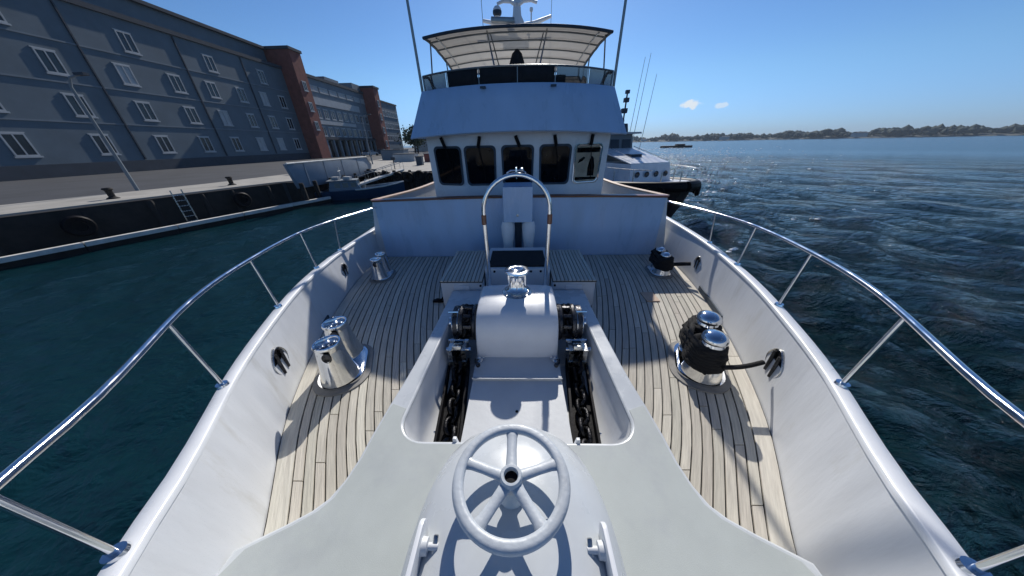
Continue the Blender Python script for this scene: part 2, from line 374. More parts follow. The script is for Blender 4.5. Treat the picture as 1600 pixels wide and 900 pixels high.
# ================================================================== SEA
def build_sea():
    bm = nb(); rad = [1.5]
    while rad[-1] < 7500: rad.append(rad[-1]*(1.022 if rad[-1] < 150 else 1.06))
    na = 540; rs = random.Random(3)
    waves = []
    for i in range(34):
        lam = .7*1.13**i if i < 26 else rs.uniform(2, 9)
        a = R(rs.gauss(200, 38)); waves.append((lam, math.cos(a)*2*math.pi/lam, math.sin(a)*2*math.pi/lam, rs.uniform(0, 6.3), (.022*lam**.8 if lam < 3 else .03*(3/lam)**.5)))
    rows = []
    for r in rad:
        cell = max(r*2*math.pi/na, r*.022); row = []
        for k in range(na):
            a = 2*math.pi*k/na; x, y = r*math.sin(a), r*math.cos(a); z = 0
            if r < 170:
                for lam, kx, ky, ph, am in waves:
                    if lam > 2.5*cell:
                        f = min(1, (lam/cell-2.5)/2)
                        z += am*f*math.sin(kx*x+ky*y+ph)
                z *= min(1, (170-r)/110)
                calm = .3 + .7*min(1, max(0, (x+2)/8)); z *= calm
            row.append(bm.verts.new((x, y, SEA+z)))
        rows.append(row)
    for A, B in zip(rows, rows[1:]):
        for k in range(na): bm.faces.new((A[k], A[(k+1) % na], B[(k+1) % na], B[k]))
    bm.faces.new(rows[0])
    tag(obj('sea', bm, 'sea', smooth=180), 'dark teal rippled harbour water glittering towards the sun', kind='structure')
build_sea()

fr = random.Random(21); VV, FF = [], []  # flecks spread over the glitter path to imitate glints, plus some foamy patches
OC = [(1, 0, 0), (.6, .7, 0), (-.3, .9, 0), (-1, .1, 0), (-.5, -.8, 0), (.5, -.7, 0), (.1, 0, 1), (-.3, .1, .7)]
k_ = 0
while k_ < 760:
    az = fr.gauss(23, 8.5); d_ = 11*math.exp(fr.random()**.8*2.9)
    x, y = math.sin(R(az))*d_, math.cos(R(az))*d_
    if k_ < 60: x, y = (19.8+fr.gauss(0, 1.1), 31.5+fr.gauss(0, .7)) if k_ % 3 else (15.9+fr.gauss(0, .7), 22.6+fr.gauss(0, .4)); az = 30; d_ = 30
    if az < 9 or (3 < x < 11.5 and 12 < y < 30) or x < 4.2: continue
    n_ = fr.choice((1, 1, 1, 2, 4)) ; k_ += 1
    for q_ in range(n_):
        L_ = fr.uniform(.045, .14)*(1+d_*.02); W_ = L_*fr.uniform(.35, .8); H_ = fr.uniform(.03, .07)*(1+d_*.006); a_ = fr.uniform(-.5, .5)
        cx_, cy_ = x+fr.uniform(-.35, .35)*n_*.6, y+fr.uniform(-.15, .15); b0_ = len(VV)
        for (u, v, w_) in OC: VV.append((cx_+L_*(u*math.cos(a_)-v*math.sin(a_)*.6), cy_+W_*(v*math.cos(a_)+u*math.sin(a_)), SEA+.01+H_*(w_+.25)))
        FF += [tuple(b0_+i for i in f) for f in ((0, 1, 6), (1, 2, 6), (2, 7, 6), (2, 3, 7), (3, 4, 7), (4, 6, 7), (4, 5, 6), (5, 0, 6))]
me = bpy.data.meshes.new('foam_glint_flecks'); me.from_pydata(VV, [], FF); me.materials.append(M['foam_glint'])
o = bpy.data.objects.new('foam_glint_flecks', me); C.objects.link(o); tag(o, 'bright flecks standing in for sun glints, with some foamy crests, on the choppy water to the right', kind='stuff')

# ================================================================== YACHT: deck
deck = tag(bpy.data.objects.new('deck', None), 'weathered teak foredeck laid in sprung planks', kind='structure'); C.objects.link(deck)
for s in (-1, 1):
    bm = nb(); ys = frange(.1, 8.4, 40)
    add_loft(bm, [[(s*.80, y, -.012), (s*(WI(s, y)+.02), y, -.012), (s*(WI(s, y)+.02), y, -.06), (s*.80, y, -.06)] for y in ys], closed=True)
    obj('deck_base', bm, 'caulk', deck, smooth=None)
PW, MW, GAP = .073, .14, .012
pr = random.Random(11)
def plank_piece(s, o0, o1, y0, y1, name, mt):
    ys = frange(y0, y1, max(2, int((y1-y0)/.16)+1)); bm = nb()
    rows = []
    for y in ys:
        xo, xi = WI(s, y)-o0, WI(s, y)-o1
        xi = max(xi, .80); xo = max(xo, .802)
        rows.append([(s*xi, y, -.012), (s*xi, y, 0), (s*xo, y, 0), (s*xo, y, -.012)])
    add_loft(bm, rows, closed=True, caps=True)
    uvl = bm.loops.layers.uv.new('UVMap'); ru = pr.uniform(0, 9)
    for f in bm.faces:
        for lp in f.loops: lp[uvl].uv = (WI(s, lp.vert.co.y)-abs(lp.vert.co.x)+ru, lp.vert.co.y+ru*3)
    obj(name, bm, mt, deck, smooth=None)
YB = 8.2
for s in (-1, 1):
    y = .35                                     # margin boards along the bulwark
    while y < YB:
        y1 = min(YB, y+pr.uniform(1.5, 1.9)); plank_piece(s, .012, MW-GAP, y, y1-.006, 'margin_board', 'teak2'); y = y1
    for k in range(28):
        o0 = MW + k*PW; o1 = o0+PW-GAP
        ys = [v for v in frange(.4, 4.85, 120) if WI(s, v)-o0 > .83]
        if not ys: continue
        y = ys[0] - (0 if ys[0] > .5 else 0) ; end = 4.85
        first = True
        while y < end-.05:
            ln = pr.uniform(.4, 1.6) if first else pr.uniform(1.3, 1.9); first = False
            y1 = min(end, y+ln)
            if end-y1 < .3: y1 = end
            plank_piece(s, o0, o1, y, y1-.006, 'plank', 'teak'); y = y1

# ================================================================== bulwarks with the hull side and cap
for s in (-1, 1):
    lab = ('white bulwark along the left side of the foredeck beside the sheltered basin', 'white bulwark along the right side of the foredeck beside the open water')[s > 0]
    t = thing('bulwark', lab, 'bulwark', (s*WI(s, 2), 2, 0))
    ys = [-1.0, -.97, -.9] + frange(-.8, 8.4, 60)
    bm = nb(); cap = nb(); hull = nb(); S1 = []; S2 = []; S3 = []
    for y in ys:
        wi = WI(s, y); zt = ZT(s, y); fl = .05*min(1, wi); nx = .075
        S1.append([(s*wi, y, -.05), (s*wi, y, 0), (s*(wi+fl*.3), y, zt*.4), (s*(wi+fl), y, zt-.03)])
        a, b_ = wi+fl-.012, wi+fl+nx
        S2.append([(s*a, y, zt-.03), (s*a, y, zt-.008), (s*(a+.008), y, zt), (s*(b_-.01), y, zt+.001), (s*b_, y, zt-.01), (s*b_, y, zt-.045), (s*(a+.03), y, zt-.045)])
        S3.append([(s*(b_-.015), y, zt-.04), (s*(b_-.07*min(1, wi)), y, .1), (s*(wi*.93), y, -1.0), (s*(wi*.80), y, SEA-.4)])
    add_loft(bm, S1); add_loft(cap, S2, closed=True, caps=True); add_loft(hull, S3)
    obj('inner_panel', bm, 'bulwark', t); obj('cap_rail', cap, 'white', t, smooth=60); obj('hull_side', hull, 'hullwhite', t)
    # stainless guard rail just outside the cap
    r = thing('guard_rail', ('polished steel guard rail on the left bulwark', 'polished steel guard rail on the right bulwark')[s > 0], 'railing', (s*(WI(s, 2)+.12), 2, ZT(s, 2)))
    def rx(y): return WI(s, y)+.125-.32*max(0, (y-2.9)/1.93)**1.5 if y > 2.9 else WI(s, y)+.125
    def rz_(y): return interp([(-1, 1.25), (.5, 1.10), (1.6, 1.09), (2.3, 1.06), (4.8, .95), (9, .95)], y) + (.03 if s > 0 else 0)
    bm = nb(); add_tube(bm, [(s*rx(y)*(1 if y > -.9 else .5), y, rz_(y)) for y in frange(-.85, 4.83, 50)], .0155, 10); obj('top_rail', bm, 'chrome', r, smooth=80)
    for y in (-.45, .35, 1.15, 2.1, 3.05, 3.8) if s < 0 else (-.45, .35, 1.15, 2.05, 2.95, 3.75):
        bm = nb(); z0 = ZT(s, y)
        xf = s*(WI(s, y)+.095); add_tube(bm, [(xf, y, z0), (s*rx(y), y-.015, rz_(y))], .012, 8)
        add_lathe(bm, [(0, .016), (.03, .014), (.034, 0)], 14, Matrix.Translation((xf, y, z0+.001)))
        obj('stanchion', bm, 'chrome', r, smooth=60)

# ================================================================== raised grey bow platform with the anchor well
EDGE = [(.50, 1.32), (.549, 1.234), (.599, 1.145), (.656, 1.055), (.712, 1.0), (.80, .965), (.92, .945), (1.07, .94), (1.18, .93), (1.3, .92), (1.51, .896), (1.7, .88), (2.1, .86), (2.52, .845), (3.02, .84)]
ZP = .25
right = [(x, y) for y, x in EDGE]
bowr = [(WI(1, y)-.02, y) for y in frange(-.93, .38, 16)]
outl = [(-a, b_) for a, b_ in bowr]; outl = [(0.0, -.97)] + bowr + right + [(-x, y) for x, y in reversed(right)] + list(reversed(outl))
def pitline(grow=0, n=8):
    # opening of the well: wide rounded front corners, narrowing aft
    xb, xf, y0, y1, r_ = .705+grow, .768+grow, 1.03-grow, 2.66+grow, .17+grow
    p = []
    for k in range(n+1): a = R(-90+90*k/n); p.append((xf-r_+r_*math.cos(a), y0+r_+r_*math.sin(a)))
    p += [(.752+grow, 1.55), (.73+grow, 2.06), (xb, y1)]
    return p + [(-x, y) for x, y in reversed(p)]
plat = tag(bpy.data.objects.new('bow_platform', None), 'raised grey non-skid platform at the bow around the anchor well', kind='structure'); C.objects.link(plat)
curve_plate('platform_shell', [outl, pitline()], -.05, ZP, .016, 'lilac', plat)
# grey non-skid sheet set inside the white edge
def nsx(y): return interp([(p[0], p[1]) for p in EDGE], y)-.022
ns = [(0.0, -.90)] + [(WI(1, y)-.05, y) for y in frange(-.86, .40, 14)] + [(nsx(y), y+(-.02 if y < .75 else 0)) for y in (.52, .56, .61, .67, .73, .8, .92, 1.07, 1.18, 1.26)]
pin = []
for k in range(9): a = R(-90+90*k/8); pin.append((.768-.19+.21*math.cos(a), 1.008+.19+.19*math.sin(a)))
pin = [(x, y) for x, y in pin]
ns2 = ns + [(.895, 1.30), (.785, 1.26)] + [(x, y) for x, y in reversed(pin) if y < 1.25]
full = ns2 + [(-x, y) for x, y in reversed(ns2)][:-1]
curve_plate('nonskid_sheet', [full], ZP+.001, ZP+.0045, .001, 'grey', plat, 1)
# the well itself
PF = -.10
bm = nb()
top = pitline(-.002); n = len(top)
def shrink(p, k, z):
    x, y = p; return (math.copysign(max(abs(x)-k, .2), x), min(max(y, 1.02+k*.3), 2.655), z)
rows = [[(x, y, ZP-.02) for x, y in top], [shrink(p, .012, .12) for p in top], [shrink(p, .05, -.02) for p in top], [shrink(p, .12, PF+.015) for p in top], [shrink(p, .16, PF) for p in top]]
rr = add_loft(bm, rows, closed=True); bm.faces.new(rr[-1])
obj('anchor_well', bm, 'white2', plat, smooth=50)
bm = nb(); add_box(bm, -.735, -.40, 2.05, 2.615, PF-.02, PF+.012); obj('side_floor', bm, 'white2', plat)
bm = nb(); add_box(bm, .40, .735, 2.05, 2.615, PF-.02, PF+.012); obj('side_floor', bm, 'white2', plat)
bm = nb(); add_box(bm, -.395, .395, 1.03, 1.72, PF, .045); add_box(bm, -.395, .395, 1.715, 2.05, PF, .07)
obj('centre_plinth', bm, 'greyside', plat, bevel=.008)
bm = nb(); add_tube(bm, [(-.40, 1.716, .072), (.40, 1.716, .072)], .006, 8); obj('plinth_edge_strip', bm, 'chrome', plat)
bm = nb(); add_lathe(bm, [(0, .006), (.010, .005), (.012, 0)], 10, Matrix.Translation((.0, 1.40, .045))); obj('drain_plug', bm, 'black', plat)
for s in (-1, 1):    # small white bracket tabs at the front edge of the well
    bm = nb(); add_prism(bm, [(s*.33, 0), (s*.40, 0), (s*.40, .075), (s*.38, .075), (s*.365, .035), (s*.33, .02)][::s], 0, .025, Matrix.Translation((0, 1.03, .19)) @ Matrix.Rotation(R(70), 4, 'X'))
    obj('bracket_tab', bm, 'white', plat, bevel=.004)

# ================================================================== anchor chains in their troughs
def link_mesh():
    bm = nb(); p = []; L, W_ = .068, .046
    for k in range(9): a = R(-90+180*k/8); p.append((W_*math.sin(a)*0+W_*math.cos(a)*0, 0, 0))
    p = []
    for k in range(8): a = R(-90+180*k/7); p.append((W_*math.sin(a), L-W_+W_*math.cos(a)+.0, 0))
    q_ = [(-x, -y, 0) for x, y, z in p]
    add_tube(bm, p+q_, .0185, 7, closed=True); return mesh_of('link', bm, 'chain', 80)
LM = link_mesh()
for s in (-1, 1):
    xc = s*.505
    def tx(y): return s*(.49+.095*(y-1.05))
    def strip(bm, a, b_, z0, z1, y0=1.035, y1=2.04): add_loft(bm, [[(tx(y)+a, y, z0), (tx(y)+b_, y, z0), (tx(y)+b_, y, z1), (tx(y)+a, y, z1)] for y in (y0, y1)], closed=True, caps=True)
    t = thing('chain_trough', ('black chain trough on the left of the well plinth', 'black chain trough on the right of the well plinth')[s > 0], 'trough', (xc, 1.5, PF))
    bm = nb(); strip(bm, -.09, .09, PF+.001, PF+.02); obj('trough_floor', bm, 'black', t)
    for q_ in (-1, 1):
        bm = nb(); strip(bm, q_*.092-.009, q_*.092+.009, PF+.002, PF+.11); obj('trough_side', bm, 'black', t, bevel=.003)
        bm = nb()
        for yy in (1.18, 1.27): add_lathe(bm, [(0, .012), (.011, .010), (.012, 0)], 10, Matrix.Translation((tx(yy)+q_*.112, yy, PF+.07)) @ Matrix.Rotation(R(90)*q_, 4, 'Y'))
        obj('bolt', bm, 'chrome', t)
    bm = nb(); add_lathe(bm, [(.0, .018), (.055, .018), (.07, .022), (.078, .018), (.082, .0)], 20, Matrix.Translation((xc, 1.10, PF+.02))); obj('hawse_ring', bm, 'black', t)
    ch = thing('anchor_chain', ('heavy dark anchor chain lying in the left trough', 'heavy dark anchor chain lying in the right trough')[s > 0], 'chain', (xc, 1.5, PF+.03), 0, 'anchor chains running from the windlass')
    path = catmull([(tx(1.07), 1.07, PF+.02), (tx(1.2), 1.2, PF+.055), (tx(1.5), 1.5, PF+.06), (tx(1.8), 1.8, PF+.075), (tx(2), 2.0, .05), (s*.56, 2.13, .17), (s*.525, 2.24, .32), (s*.515, 2.34, .375), (s*.515, 2.45, .33), (s*.515, 2.5, .2)], 20)
    acc = 0; last = path[0]; kk = 0; pitch = .086
    for a_, b_ in zip(path, path[1:]):
        acc += (b_-a_).length
        if acc >= pitch:
            acc -= pitch
            d_ = (b_-a_).normalized()
            o = bpy.data.objects.new('link', LM); C.objects.link(o); o.parent = ch
            qq = d_.to_track_quat('Y', 'Z').to_matrix().to_4x4() @ Matrix.Rotation(R(45 + 90*(kk % 2) + pr.uniform(-10, 10)), 4, 'Y')
            o.matrix_local = Matrix.Translation(b_-Vector(ch.location)) @ qq
            kk += 1
# ================================================================== windlass
t = thing('anchor_windlass', 'big white anchor windlass with a steel capstan on top in the middle of the well', 'windlass', (0, 2.4, PF))
bm = nb()
prof = [(1.985, -.10), (1.985, .10), (2.0, .26), (2.03, .38), (2.085, .455), (2.16, .497), (2.3, .515), (2.5, .515), (2.66, .50), (2.76, .45), (2.82, .36), (2.85, .2), (2.85, -.10)]
secs = []
for x, k in ((-.395, .90), (-.388, .965), (-.37, .99), (-.33, 1), (-.15, 1.012), (0, 1.015), (.15, 1.012), (.33, 1), (.37, .99), (.388, .965), (.395, .90)):
    secs.append([(x, 2.42+(y-2.42)*(k if z > .05 else min(1, k+.02)), -.1+(z+.1)*k) for y, z in prof])
add_loft(bm, secs, closed=True, caps=True); obj('housing', bm, 'white', t, smooth=45)
bm = nb(); add_lathe(bm, [(0, 0), (.155, 0), (.155, .012), (.135, .028), (.115, .032), (0, .032)], 32, Matrix.Translation((0, 2.48, .515))); obj('capstan_base', bm, 'steel', t, smooth=50)
bm = nb(); add_lathe(bm, [(.112, .03), (.115, .045), (.095, .065), (.082, .10), (.078, .16), (.082, .20), (.10, .228), (.122, .238), (.126, .248), (.122, .260), (.095, .266), (.06, .262), (.045, .250), (0, .250)], 36, Matrix.Translation((0, 2.48, .515)))
for k in range(8):
    a = k*math.pi/4; add_box(bm, .079, .092, -.006, .006, .07, .20, Matrix.Translation((0, 2.48, .515)) @ Matrix.Rotation(a, 4, 'Z'))
obj('capstan_drum', bm, 'chrome', t, smooth=40)
bm = nb()
for k in range(4):
    a = k*math.pi/2+.78; add_lathe(bm, [(0, .01), (.009, .009), (.011, 0)], 8, Matrix.Translation((.145*math.cos(a), 2.48+.145*math.sin(a), .545-.018)))
obj('base_bolts', bm, 'steel', t)
for s in (-1, 1):
    AX = Matrix.Translation((s*.425, 2.32, .25)) @ Matrix.Rotation(R(90)*s, 4, 'Y') @ Matrix.Diagonal((1.16, 1.16, 1.12, 1))
    g = obj('gypsy', (lambda b_: (add_lathe(b_, [(0, -.02), (.155, -.02), (.165, 0), (.16, .02), (.12, .045), (.105, .065), (.12, .085), (.16, .11), (.165, .13), (.155, .145), (.0, .145)], 26, AX), b_)[1])(nb()), 'gun', t, smooth=35)
    for k in range(10):
        bm = nb(); a = k*2*math.pi/10; add_box(bm, .10, .158, -.014, .014, .03, .10, AX @ Matrix.Rotation(a, 4, 'Z')); obj('gypsy_tooth', bm, 'gun', g, bevel=.004)
    bm = nb(); add_lathe(bm, [(.03, .14), (.13, .145), (.138, .155), (.138, .205), (.125, .215), (.05, .218), (.05, .25), (.035, .262), (0, .262)], 28, AX); obj('brake_drum', bm, 'chrome', t, smooth=40)
    bm = nb(); add_lathe(bm, [(.140, .158), (.147, .158), (.147, .200), (.140, .200)], 28, AX, closed=True)
    add_box(bm, -.02, .02, .135, .17, .155, .203, AX); obj('brake_band', bm, 'gun', t)
    bm = nb(); add_tube(bm, [(s*.63, 2.30, .36), (s*.63, 2.22, .44)], .010, 8); add_tube(bm, [(s*.58, 2.22, .44), (s*.68, 2.22, .44)], .011, 8); obj('brake_handle', bm, 'chrome', t)
    # chain stopper in front of the gypsy
    x0 = s*.575
    st = obj('chain_stopper', (lambda b_: (add_box(b_, x0-.085, x0+.085, 1.93, 2.13, -.10, .06), add_box(b_, x0-.085, x0-.045, 1.94, 2.12, .06, .19), add_box(b_, x0+.045, x0+.085, 1.94, 2.12, .06, .19), b_)[3])(nb()), 'steel', t, bevel=.012)
    bm = nb(); add_tube(bm, [(x0-.11, 2.0, .155), (x0+.11, 2.0, .155)], .018, 12); add_tube(bm, [(x0-.10, 2.08, .20), (x0+.10, 2.08, .20)], .013, 10)
    add_lathe(bm, [(0, .02), (.024, .018), (.026, 0)], 10, Matrix.Translation((x0+.11, 2.0, .155)) @ Matrix.Rotation(R(90), 4, 'Y')); obj('stopper_pin', bm, 'chrome', st)
    bm = nb(); add_box(bm, x0-.042, x0+.042, 1.96, 2.06, .165, .21, Matrix.Translation((0, 2.0, .19)) @ Matrix.Rotation(R(-18), 4, 'X') @ Matrix.Translation((0, -2.0, -.19))); obj('stopper_pawl', bm, 'steel', st, bevel=.008)
    bm = nb(); add_tube(bm, [(s*.40, 1.95, .07), (s*.385, 1.87, .10), (s*.36, 1.83, .12)], .011, 8); add_lathe(bm, [(0, -.02), (.018, -.014), (.022, 0), (.018, .014), (0, .02)], 10, Matrix.Translation((s*.355, 1.82, .125))); obj('release_lever', bm, 'gun', t)
    bm = nb(); add_lathe(bm, [(0, .03), (.014, .028), (.016, 0), (.03, 0), (.03, -.008), (0, -.008)], 8, Matrix.Translation((s*.36, 1.93, .085)))
    add_lathe(bm, [(0, .02), (.012, .018), (.014, 0)], 8, Matrix.Translation((s*.32, 1.95, .085))); obj('grease_cap', bm, 'chrome', t)

# ================================================================== bow hatch dome, hand wheel, hinge brackets
bm = nb(); secs = []
CX, CY = .0, .30
for i in range(13):
    f = i/12; ph = f*math.pi/2
    rx_ = .43*math.cos(ph)**.60; z = ZP-.01 + (.785-ZP+.01)*math.sin(ph)**.70
    ry = .66*math.cos(ph)**.60
    secs.append([(CX+rx_*(abs(math.cos(a))**.76)*math.copysign(1, math.cos(a)), CY+ry*(abs(math.sin(a))**.78)*math.copysign(1, math.sin(a))*(1 if math.sin(a) > 0 else 1.1), z) for a in [2*math.pi*k/48 for k in range(48)]] if i < 12 else [(CX+.0006*math.cos(2*math.pi*k/48), CY+.0006*math.sin(2*math.pi*k/48), z) for k in range(48)])
rr = add_loft(bm, secs, closed=True); bm.faces.new(rr[-1])
dome = tag(obj('hatch_dome', bm, 'lilac', smooth=80), 'smooth pale domed cover bulging from the bow platform under the hand wheel', 'cover')
WZ = .885; WY = .505; WX = -.004
t = thing('hand_wheel', 'pale grey five-spoke hand wheel in the foreground above the domed cover', 'hand wheel', (WX, WY, WZ))
tilt = Matrix.Rotation(R(0), 4, 'X')
bm = nb(); pts = [(.183*math.cos(2*math.pi*k/72), .183*math.sin(2*math.pi*k/72), 0) for k in range(72)]
secs = []
for k in range(72):
    a = 2*math.pi*k/72; sec = []
    for j in range(14):
        b_ = 2*math.pi*j/14; rr_ = .1815 + .0195*math.cos(b_); zz = .0175*math.sin(b_)
        if 60 < math.degrees(b_) < 120: zz -= .0025
        sec.append((rr_*math.cos(a), rr_*math.sin(a), zz))
    secs.append(sec)
secs.append(secs[0]); add_loft(bm, secs, closed=True); bmesh.ops.remove_doubles(bm, verts=bm.verts, dist=1e-5)
obj('rim', bm, 'wheelpaint', t, smooth=70, world=False)
spm = None
for k in range(5):
    a = R(90+72*k); bm = nb(); secs = []
    for r_, w_, h_ in ((.024, .0235, .014), (.05, .0205, .012), (.10, .0185, .0105), (.145, .020, .0115), (.170, .026, .013)):
        secs.append([(r_, w_*math.cos(2*math.pi*j/10), -.004+h_*math.sin(2*math.pi*j/10)) for j in range(10)])
    if spm is None: add_loft(bm, secs, closed=True, caps=True); spm = mesh_of('spoke', bm, 'wheelpaint', 60)
    else: bm.free()
    o = bpy.data.objects.new('spoke', spm); C.objects.link(o); o.parent = t; o.rotation_euler = (0, 0, a)
bm = nb(); add_lathe(bm, [(.0225, .010), (.0255, .021), (.034, .021), (.039, .014), (.039, -.03), (.03, -.045), (.0225, -.045)], 30, closed=True); obj('hub', bm, 'wheelpaint', t, smooth=40, world=False)
bm = nb(); add_lathe(bm, [(0, .002), (.023, .002), (.023, -.05), (.0165, -.05), (.0165, -.14), (0, -.14)], 20); obj('shaft', bm, 'black', t, world=False)
bm = nb(); add_lathe(bm, [(.0, -.045), (.022, -.045), (.03, -.07), (.048, -.09), (.05, -.13), (0, -.13)], 24); obj('shaft_boss', bm, 'lilac', t, smooth=50, world=False)
for s in (-1, 1):
    x0 = s*.300+CX
    t = thing('hinge_bracket', ('thin upright hinge plate with wing bolt left of the hand wheel', 'thin upright hinge plate with wing bolt right of the hand wheel')[s > 0], 'bracket', (x0, .3, .55), 0, 'hinge plates on the domed cover')
    bm = nb(); poly = [(-.25, .36), (-.25, .78), (.10, .80)] + [(.395+.035*math.cos(R(a)), .77+.035*math.sin(R(a))) for a in range(80, -60, -20)] + [(.40, .60), (.36, .40)]
    add_prism(bm, poly, -.008, .008, Matrix(((0, 0, 1, x0), (1, 0, 0, 0), (0, 1, 0, 0), (0, 0, 0, 1)))); obj('plate', bm, 'white', t, bevel=.004)
    bm = nb(); add_lathe(bm, [(0, .055), (.010, .052), (.011, .02), (.024, .018), (.026, .0), (0, 0)], 12, Matrix.Translation((x0-s*.008, .365, .752)) @ Matrix.Rotation(R(-90)*s, 4, 'Y'))
    obj('bolt', bm, 'white2', t, smooth=40)
    bm = nb(); add_box(bm, -.008, .008, -.030, .030, -.006, .006, Matrix.Translation((x0-s*.05, .365, .752)) @ Matrix.Rotation(R(35), 4, 'X')); obj('wing_nut', bm, 'steel', t, bevel=.004)
    bm = nb(); add_box(bm, x0-.03, x0+.03, .20, .40, .60, .655); obj('pad', bm, 'white', t, bevel=.012)

# ================================================================== lockers, centre step, console, hoop
for s in (-1, 1):
    t = thing('deck_locker', ('white deck locker with slatted teak lid left of the steel hoop', 'white deck locker with slatted teak lid right of the steel hoop')[s > 0], 'locker', (s*.73, 3.55, 0))
    xa, xb = s*.455, s*.985
    x0, x1 = min(xa, xb), max(xa, xb)
    bm = nb(); add_box(bm, x0, x1, 3.05, 4.12, -.02, .345); obj('box', bm, 'white2', t, bevel=.012)
    bm = nb(); add_box(bm, x0-.012, x1+.012, 3.035, 4.14, .347, .360); obj('lid_frame', bm, 'caulk', t, bevel=.003)
    n_ = 11; sw = (x1-x0+.016)/n_
    sl = None
    for k in range(n_):
        if sl is None:
            b_ = nb(); add_box(b_, -(sw-.010)/2, (sw-.010)/2, 0, 1.10, 0, .012); uvl = b_.loops.layers.uv.new('UVMap'); [setattr(lp[uvl], 'uv', (lp.vert.co.x+3, lp.vert.co.y)) for f in b_.faces for lp in f.loops]; sl = mesh_of('slat', b_, 'teak', None, .0015, 1)
        o = bpy.data.objects.new('slat', sl); C.objects.link(o); o.parent = t
        o.location = Vector((x0-.008+sw*(k+.5), 3.036, .3605)) - Vector(t.location)
    bm = nb(); add_box(bm, (x0+x1)/2-.10, (x0+x1)/2+.10, 3.038, 3.049, .04, .30); obj('door_panel', bm, 'white', t, bevel=.004)
    bm = nb()
    for zz in (.30, .10): add_lathe(bm, [(0, .016), (.013, .014), (.015, 0)], 10, Matrix.Translation((s*.475, 3.045, zz)) @ Matrix.Rotation(R(90), 4, 'X'))
    obj('catch', bm, 'black', t)
t = thing('centre_step', 'white step box with black padded top between the two teak-topped lockers', 'step', (0, 3.6, 0))
bm = nb(); add_box(bm, -.445, .445, 3.10, 3.30, -.1, .13); add_box(bm, -.435, .435, 3.28, 4.10, -.02, .43); obj('box', bm, 'white2', t, bevel=.015)
bm = nb(); add_box(bm, -.385, .385, 3.33, 3.90, .432, .455); obj('pad', bm, 'darkcanvas', t, bevel=.02, bseg=3)
bm = nb()
for xx in (-.31, .18, .31): add_lathe(bm, [(0, .016), (.014, .014), (.016, 0)], 10, Matrix.Translation((xx, 3.278, .39)) @ Matrix.Rotation(R(90), 4, 'X'))
obj('stud', bm, 'black', t)
t = thing('console', 'white upright console box on two rounded pedestals against the breakwater wall', 'console', (0, 4.6, 0))
bm = nb(); add_box(bm, -.225, .235, 4.36, 4.93, .77, 1.31); obj('cabinet', bm, 'blue', t, bevel=.02, bseg=3)
for s in (-1, 1):
    bm = nb(); cxx = s*.175+.01
    add_lathe(bm, [(0, 0), (.085, 0), (.080, .2), (.085, .38), (.108, .55), (.115, .68), (.09, .765), (0, .77)], 24, Matrix.Translation((cxx, 4.50, -.01))); obj('pedestal', bm, 'white', t, smooth=50)
bm = nb(); add_lathe(bm, [(0, .01), (.02, .008), (.022, 0)], 14, Matrix.Translation((.0, 4.358, .88)) @ Matrix.Rotation(R(90), 4, 'X')); obj('badge', bm, 'steel', t)
bm = nb(); add_box(bm, -.05, .07, 4.62, 4.84, 0, .76); obj('recess_panel', bm, 'navy', t)

t = thing('steel_hoop', 'tall polished steel hoop standing behind the windlass', 'hoop', (0, 3.02, .13))
HY = 3.0
pts = [(-.345, HY, .16), (-.350, HY, .6), (-.360, HY, 1.0), (-.365, HY, 1.245)]
pts += [(-.365*math.cos(R(a)), HY, 1.25+.365*math.sin(R(a))) for a in range(9, 175, 9)]
pts += [(.365, HY, 1.245), (.360, HY, 1.0), (.350, HY, .6), (.345, HY, .16)]
bm = nb(); add_tube(bm, pts, .0235, 16); obj('tube', bm, 'chrome', t, smooth=80)
for s in (-1, 1):
    bm = nb(); add_lathe(bm, [(0, 0), (.07, 0), (.07, .014), (.045, .03), (.032, .10), (.0245, .11)], 20, Matrix.Translation((s*.345, HY, .128))); obj('foot', bm, 'gun', t, smooth=45)
    bm = nb(); add_lathe(bm, [(.0242, -.06), (.028, -.055), (.028, .045), (.0242, .05)], 16, Matrix.Translation((s*.366, HY, 1.16))); obj('sleeve', bm, 'teakcap', t)
bm = nb(); add_lathe(bm, [(.0, .045), (.01, .04), (.012, 0), (.020, -.005), (.02, -.02)], 12, Matrix.Translation((0, HY, 1.645)))
add_tube(bm, [(-.10, HY, 1.632), (-.06, HY, 1.655), (.06, HY, 1.655), (.10, HY, 1.632)], .007, 8)
add_lathe(bm, [(0, -.02), (.015, -.015), (.021, 0), (.015, .015), (0, .02)], 12, Matrix.Translation((.055, HY-.01, 1.665))); obj('anchor_light', bm, 'chrome', t)
bm = nb(); add_tube(bm, [(.0, HY, 1.60), (0, HY, 1.575)], .008, 8); obj('eye', bm, 'chrome', t)

